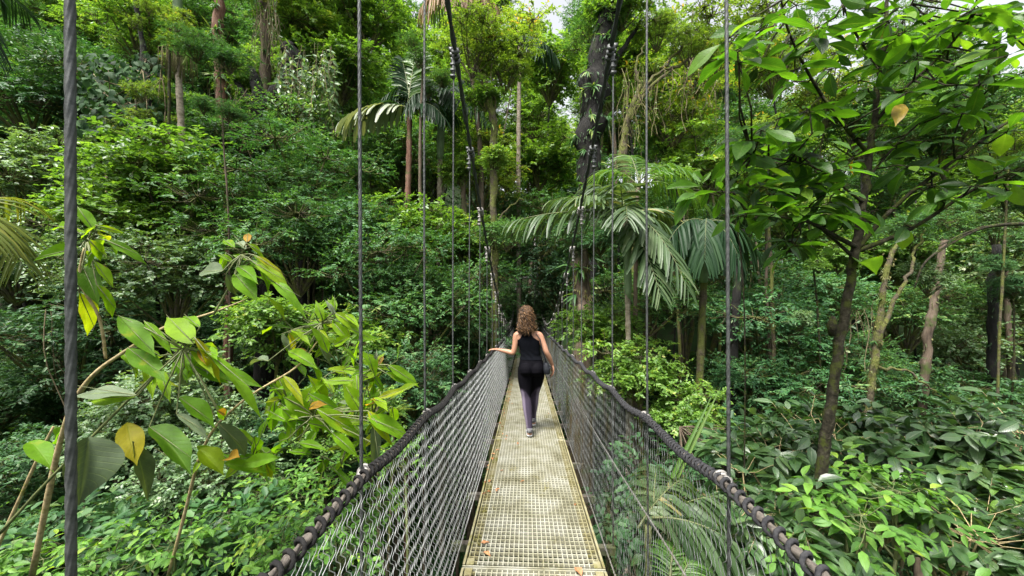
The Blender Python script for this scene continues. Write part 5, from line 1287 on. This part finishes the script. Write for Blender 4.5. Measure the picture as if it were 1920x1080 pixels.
for (b, t, d, w, r) in [((1560, 480), (1545, 462), 2.5, .6, .9), ((1612, 492), (1642, 488), 2.5, .7, .9), ((1600, 300), (1592, 330), 2.4, .4, .985), ((1690, 195), (1683, 225), 2.3, .4, .985)]:
    pl(lm, None, b, t, d, w, r)
child("foliage", lm, MAT['lf_tree'], ft)
child("branches", pm, MAT['bark_grey'], ft)

sap = thing("broadleaf_sapling", "small bright leaved sprig in front of the mossy palm's crown", "sapling", to_ground(P(1392, 900, 3.0)))
lm, pm = MB(), MB()
pm.tube(smooth([np.array(sap.location), P(1400, 700, 3.0), P(1392, 480, 2.95), P(1372, 375, 2.9), P(1330, 362, 2.85), P(1300, 355, 2.8)]), .006, 6)
for (b, t, r) in [((1318, 350), (1248, 352), .75), ((1322, 345), (1296, 318), .7), ((1332, 350), (1312, 388), .6), ((1340, 355), (1362, 318), .7), ((1350, 362), (1385, 345), .6), ((1325, 358), (1268, 380), .72), ((1352, 372), (1338, 412), .6), ((1312, 346), (1332, 322), .8), ((1300, 362), (1265, 402), .66), ((1370, 372), (1398, 410), .5)]:
    pl(lm, (1330, 358), b, t, 2.85, .42, r, pmb=pm, tpl=TO)
child("foliage", lm, MAT['lf_tree'], sap); child("stem", pm, MAT['bark_grey'], sap)

# ------------------------------------------------------------------ low shrubs beside the near end of the bridge
LOW = [
 ('oval', 1480, 880, 3.4, 1.0, "grey green oval leaved shrub against the foreground trunk's left side"),
 ('oval', 1570, 850, 3.7, 1.0, "grey green oval leaved shrub just right of the foreground trunk"),
 ('oval', 1660, 900, 3.3, 1.0, "glossy oval leaved shrub in the middle of the lower right thicket"),
 ('oval', 1770, 880, 3.4, 1.05, "glossy oval leaved shrub with arching tan twigs at the lower right"),
 ('oval', 1870, 860, 3.2, 1.0, "pale glossy oval leaved shrub at the lower right edge"),
 ('oval', 1420, 980, 2.7, .75, "oval leaved shrub pressing through the right net near the bottom"),
 ('oval', 1330, 1010, 2.8, .7, "oval leaved shrub behind the young palm outside the right net"),
 ('herb', 1600, 1010, 2.3, .85, "bright green broad leaved plant at the bottom right of the handrail"),
 ('herb', 1680, 960, 2.5, .8, "bright green broad leaved plant in front of the glossy shrub"),
 ('oval', 1780, 1020, 2.5, .8, "dark glossy shrub along the bottom edge on the right"),
 ('oval', 1900, 1010, 2.6, .8, "glossy shrub in the bottom right corner"),
 ('pale', 250, 800, 4.4, .62, "mound of small pale leaves under the large hanging leaf"),
 ('pale', 360, 900, 4.0, .5, "small pale leaved mound left of the leaning tan stem at the bottom"),
 ('pale', 470, 880, 4.4, .5, "small pale leaved mound right of the leaning tan stem"),
 ('light', 640, 780, 4.8, .42, "bright small bush in the gap left of the handrail"),
 ('herb', 215, 1030, 2.7, .62, "light green herb below the large hanging leaf beside the nearest cable"),
 ('herb', 330, 1050, 2.5, .6, "light green serrated herb right of the nearest cable at the bottom"),
 ('herb', 430, 1010, 2.9, .6, "light green leafy herb under the tan stem at the bottom left"),
 ('herb', 530, 1010, 2.5, .55, "green herb left of the near end of the left handrail"),
 ('herb', 60, 1075, 2.8, .7, "light green herb in the bottom left corner"),
 ('herb', 600, 910, 3.2, .6, "green herb beside the left handrail under the shrub"),
 ('herb', 500, 920, 3.6, .65, "deep green herb beneath the middle of the left foreground shrub"),
 ('herb', 700, 930, 2.6, .45, "green leafy herb seen through the lower left net"),
 ('herb', 640, 1010, 2.2, .45, "pale leafy herb seen through the nearest left net"),
 ('herb', 760, 850, 3.6, .5, "green herb seen through the left net below the third cable"),
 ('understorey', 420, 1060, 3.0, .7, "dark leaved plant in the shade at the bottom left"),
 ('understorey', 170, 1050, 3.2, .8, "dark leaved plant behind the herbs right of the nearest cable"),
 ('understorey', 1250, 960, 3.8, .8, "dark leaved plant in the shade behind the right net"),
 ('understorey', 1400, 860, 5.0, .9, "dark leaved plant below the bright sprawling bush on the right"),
]
for k, x, y, d, s, lab in LOW:
    plant("bush" if k in ('pale', 'light') else "shrub" if k == 'oval' else "herb" if k == 'herb' else "understorey_plant", k, P(x, y, d), s, lab, "bush" if k in ('pale', 'light') else "shrub" if k == 'oval' else "plant", bark='stem_tan' if k == 'oval' else 'stem_green', trunk_r=.016)

# arching tan twigs at the lower right
o = thing("bare_twigs", "arching bare tan branch crossing the lower right shrub", "branch", to_ground(P(1880, 1000, 3.0)))
mb = MB()
for l, r in (([(1880, 1100), (1878, 960), (1862, 905), (1810, 950), (1740, 1030)], .012), ([(1862, 905), (1830, 915), (1770, 950)], .008), ([(1760, 1030), (1830, 1050), (1890, 1030)], .007), ([(1745, 1050), (1820, 1062), (1900, 1045)], .007)):
    mb.tube(smooth([P(x, y, 2.9) for x, y in l]), r, 7)
child("branches", mb, MAT['stem_tan'], o)
o = thing("bare_twigs", "tangle of thin bare tan twigs below the bright bush right of the rail", "branch", to_ground(P(1330, 830, 5.0)))
mb = MB()
for i in range(22):
    a = P(1275, 800, 5.0); e = P(RB.uniform(1290, 1420), RB.uniform(800, 880), RB.uniform(4.5, 5.3))
    mb.tube(smooth([a, (a + e) / 2 + RB.normal(0, .08, 3) - UP * .05, e]), [.007, .004] if False else .0055, 5)
mb.tube([np.array(o.location), P(1275, 800, 5.0)], .014, 6)
child("branches", mb, MAT['bark_brown'], o)
o = thing("long_branch", "long dark bare branch reaching in from the right edge above the ravine", "branch", to_ground(P(1985, 700, 4.2)))
mb = MB()
mb.tube(smooth([np.array(o.location), P(1990, 560, 4.2), P(1975, 430, 4.1), P(1915, 418, 4.0), P(1840, 425, 3.9), P(1790, 452, 3.85), P(1730, 490, 3.8), P(1715, 540, 3.8)]), np.linspace(.03, .006, 43), 7)
mb.tube(smooth([P(1845, 424, 3.9), P(1800, 440, 3.85), P(1760, 462, 3.8)]), .007, 6)
child("branch", mb, MAT['bark_grey'], o)

# long grassy blades by the right rail
o = thing("reed", "tall pale green grass like blades leaning over the right handrail", "reed", to_ground(P(1240, 1000, 3.0)))
mb = MB()
b0 = np.array(o.location)
for (x, y, x2, y2, r) in [(1262, 910, 1352, 724, .8), (1258, 900, 1338, 735, .6), (1245, 930, 1325, 790, .5), (1250, 935, 1210, 860, .4), (1262, 950, 1300, 860, .45)]:
    a = P(x, y, 2.9); e = P(x2, y2, 3.0)
    mb.leaves([a - (e - a) * .35], [(e - a)], [nz(CAM - a)], np.linalg.norm(e - a) * 1.35, .035, r, TP, droop=.05, fold=.6)
child("blades", mb, MAT['lf_palm_green'], o)
mb = MB(); mb.tube([b0, P(1255, 960, 2.9), P(1262, 905, 2.9)], .012, 6); child("stem", mb, MAT['stem_green'], o)

# tank plants in the shade past the left rail
for (x, y, lab) in [(706, 742, "small spiky tank plant right of the second left cable, upper one"), (735, 775, "small spiky tank plant close above the left handrail, lower one")]:
    o = thing("tank_plant", lab, "bromeliad", P(x, y, 4.4))
    o.location = P(x, y, 4.4); c = P(x, y, 4.4); n = 16; a = RB.uniform(0, 6.28, n)
    mb = MB(); mb.leaves(np.repeat(c[None], n, 0), np.stack([np.cos(a), np.sin(a), RB.uniform(.3, 1.4, n)], 1), np.stack([-np.cos(a) * .6, -np.sin(a) * .6, np.ones(n)], 1), RB.uniform(.16, .30, n), .028, RB.uniform(.1, .8, n), TP, droop=.6)
    child("blades", mb, MAT['lf_palm_yellow'], o)
    mb = MB(); mb.tube([to_ground(c), c + [.02, 0, -.5], c], [.03, .02, .015], 6); child("stem", mb, MAT['bark_moss'], o)

# ------------------------------------------------------------------ ground cover
rg = np.random.default_rng(91)
n = 16000
x = rg.uniform(-16, 16, n); y = rg.uniform(.5, 24, n)
ok = np.abs(x) < (y + 1.2) * 1.5
x, y = x[ok], y[ok]; n = len(x); z = terrain(x, y)
c = np.stack([x, y, z], 1)
m = 5
pos = np.repeat(c, m, 0) + rg.normal(0, .06, (n * m, 3)) + [0, 0, .05]
a = rg.uniform(0, 6.28, n * m)
mb = MB(); mb.leaves(pos, np.stack([np.cos(a), np.sin(a), rg.uniform(.2, 1.2, n * m)], 1), np.stack([-np.cos(a) * .5, -np.sin(a) * .5, np.ones(n * m)], 1), rg.uniform(.12, .42, n * m), rg.uniform(.05, .12, n * m), rg.random(n * m), T6, droop=.5)
gc = mb.build("ground_cover", MAT['lf_fine'])
tag(gc, "low leafy ground cover over the slopes of the ravine", "ground cover", kind="stuff")
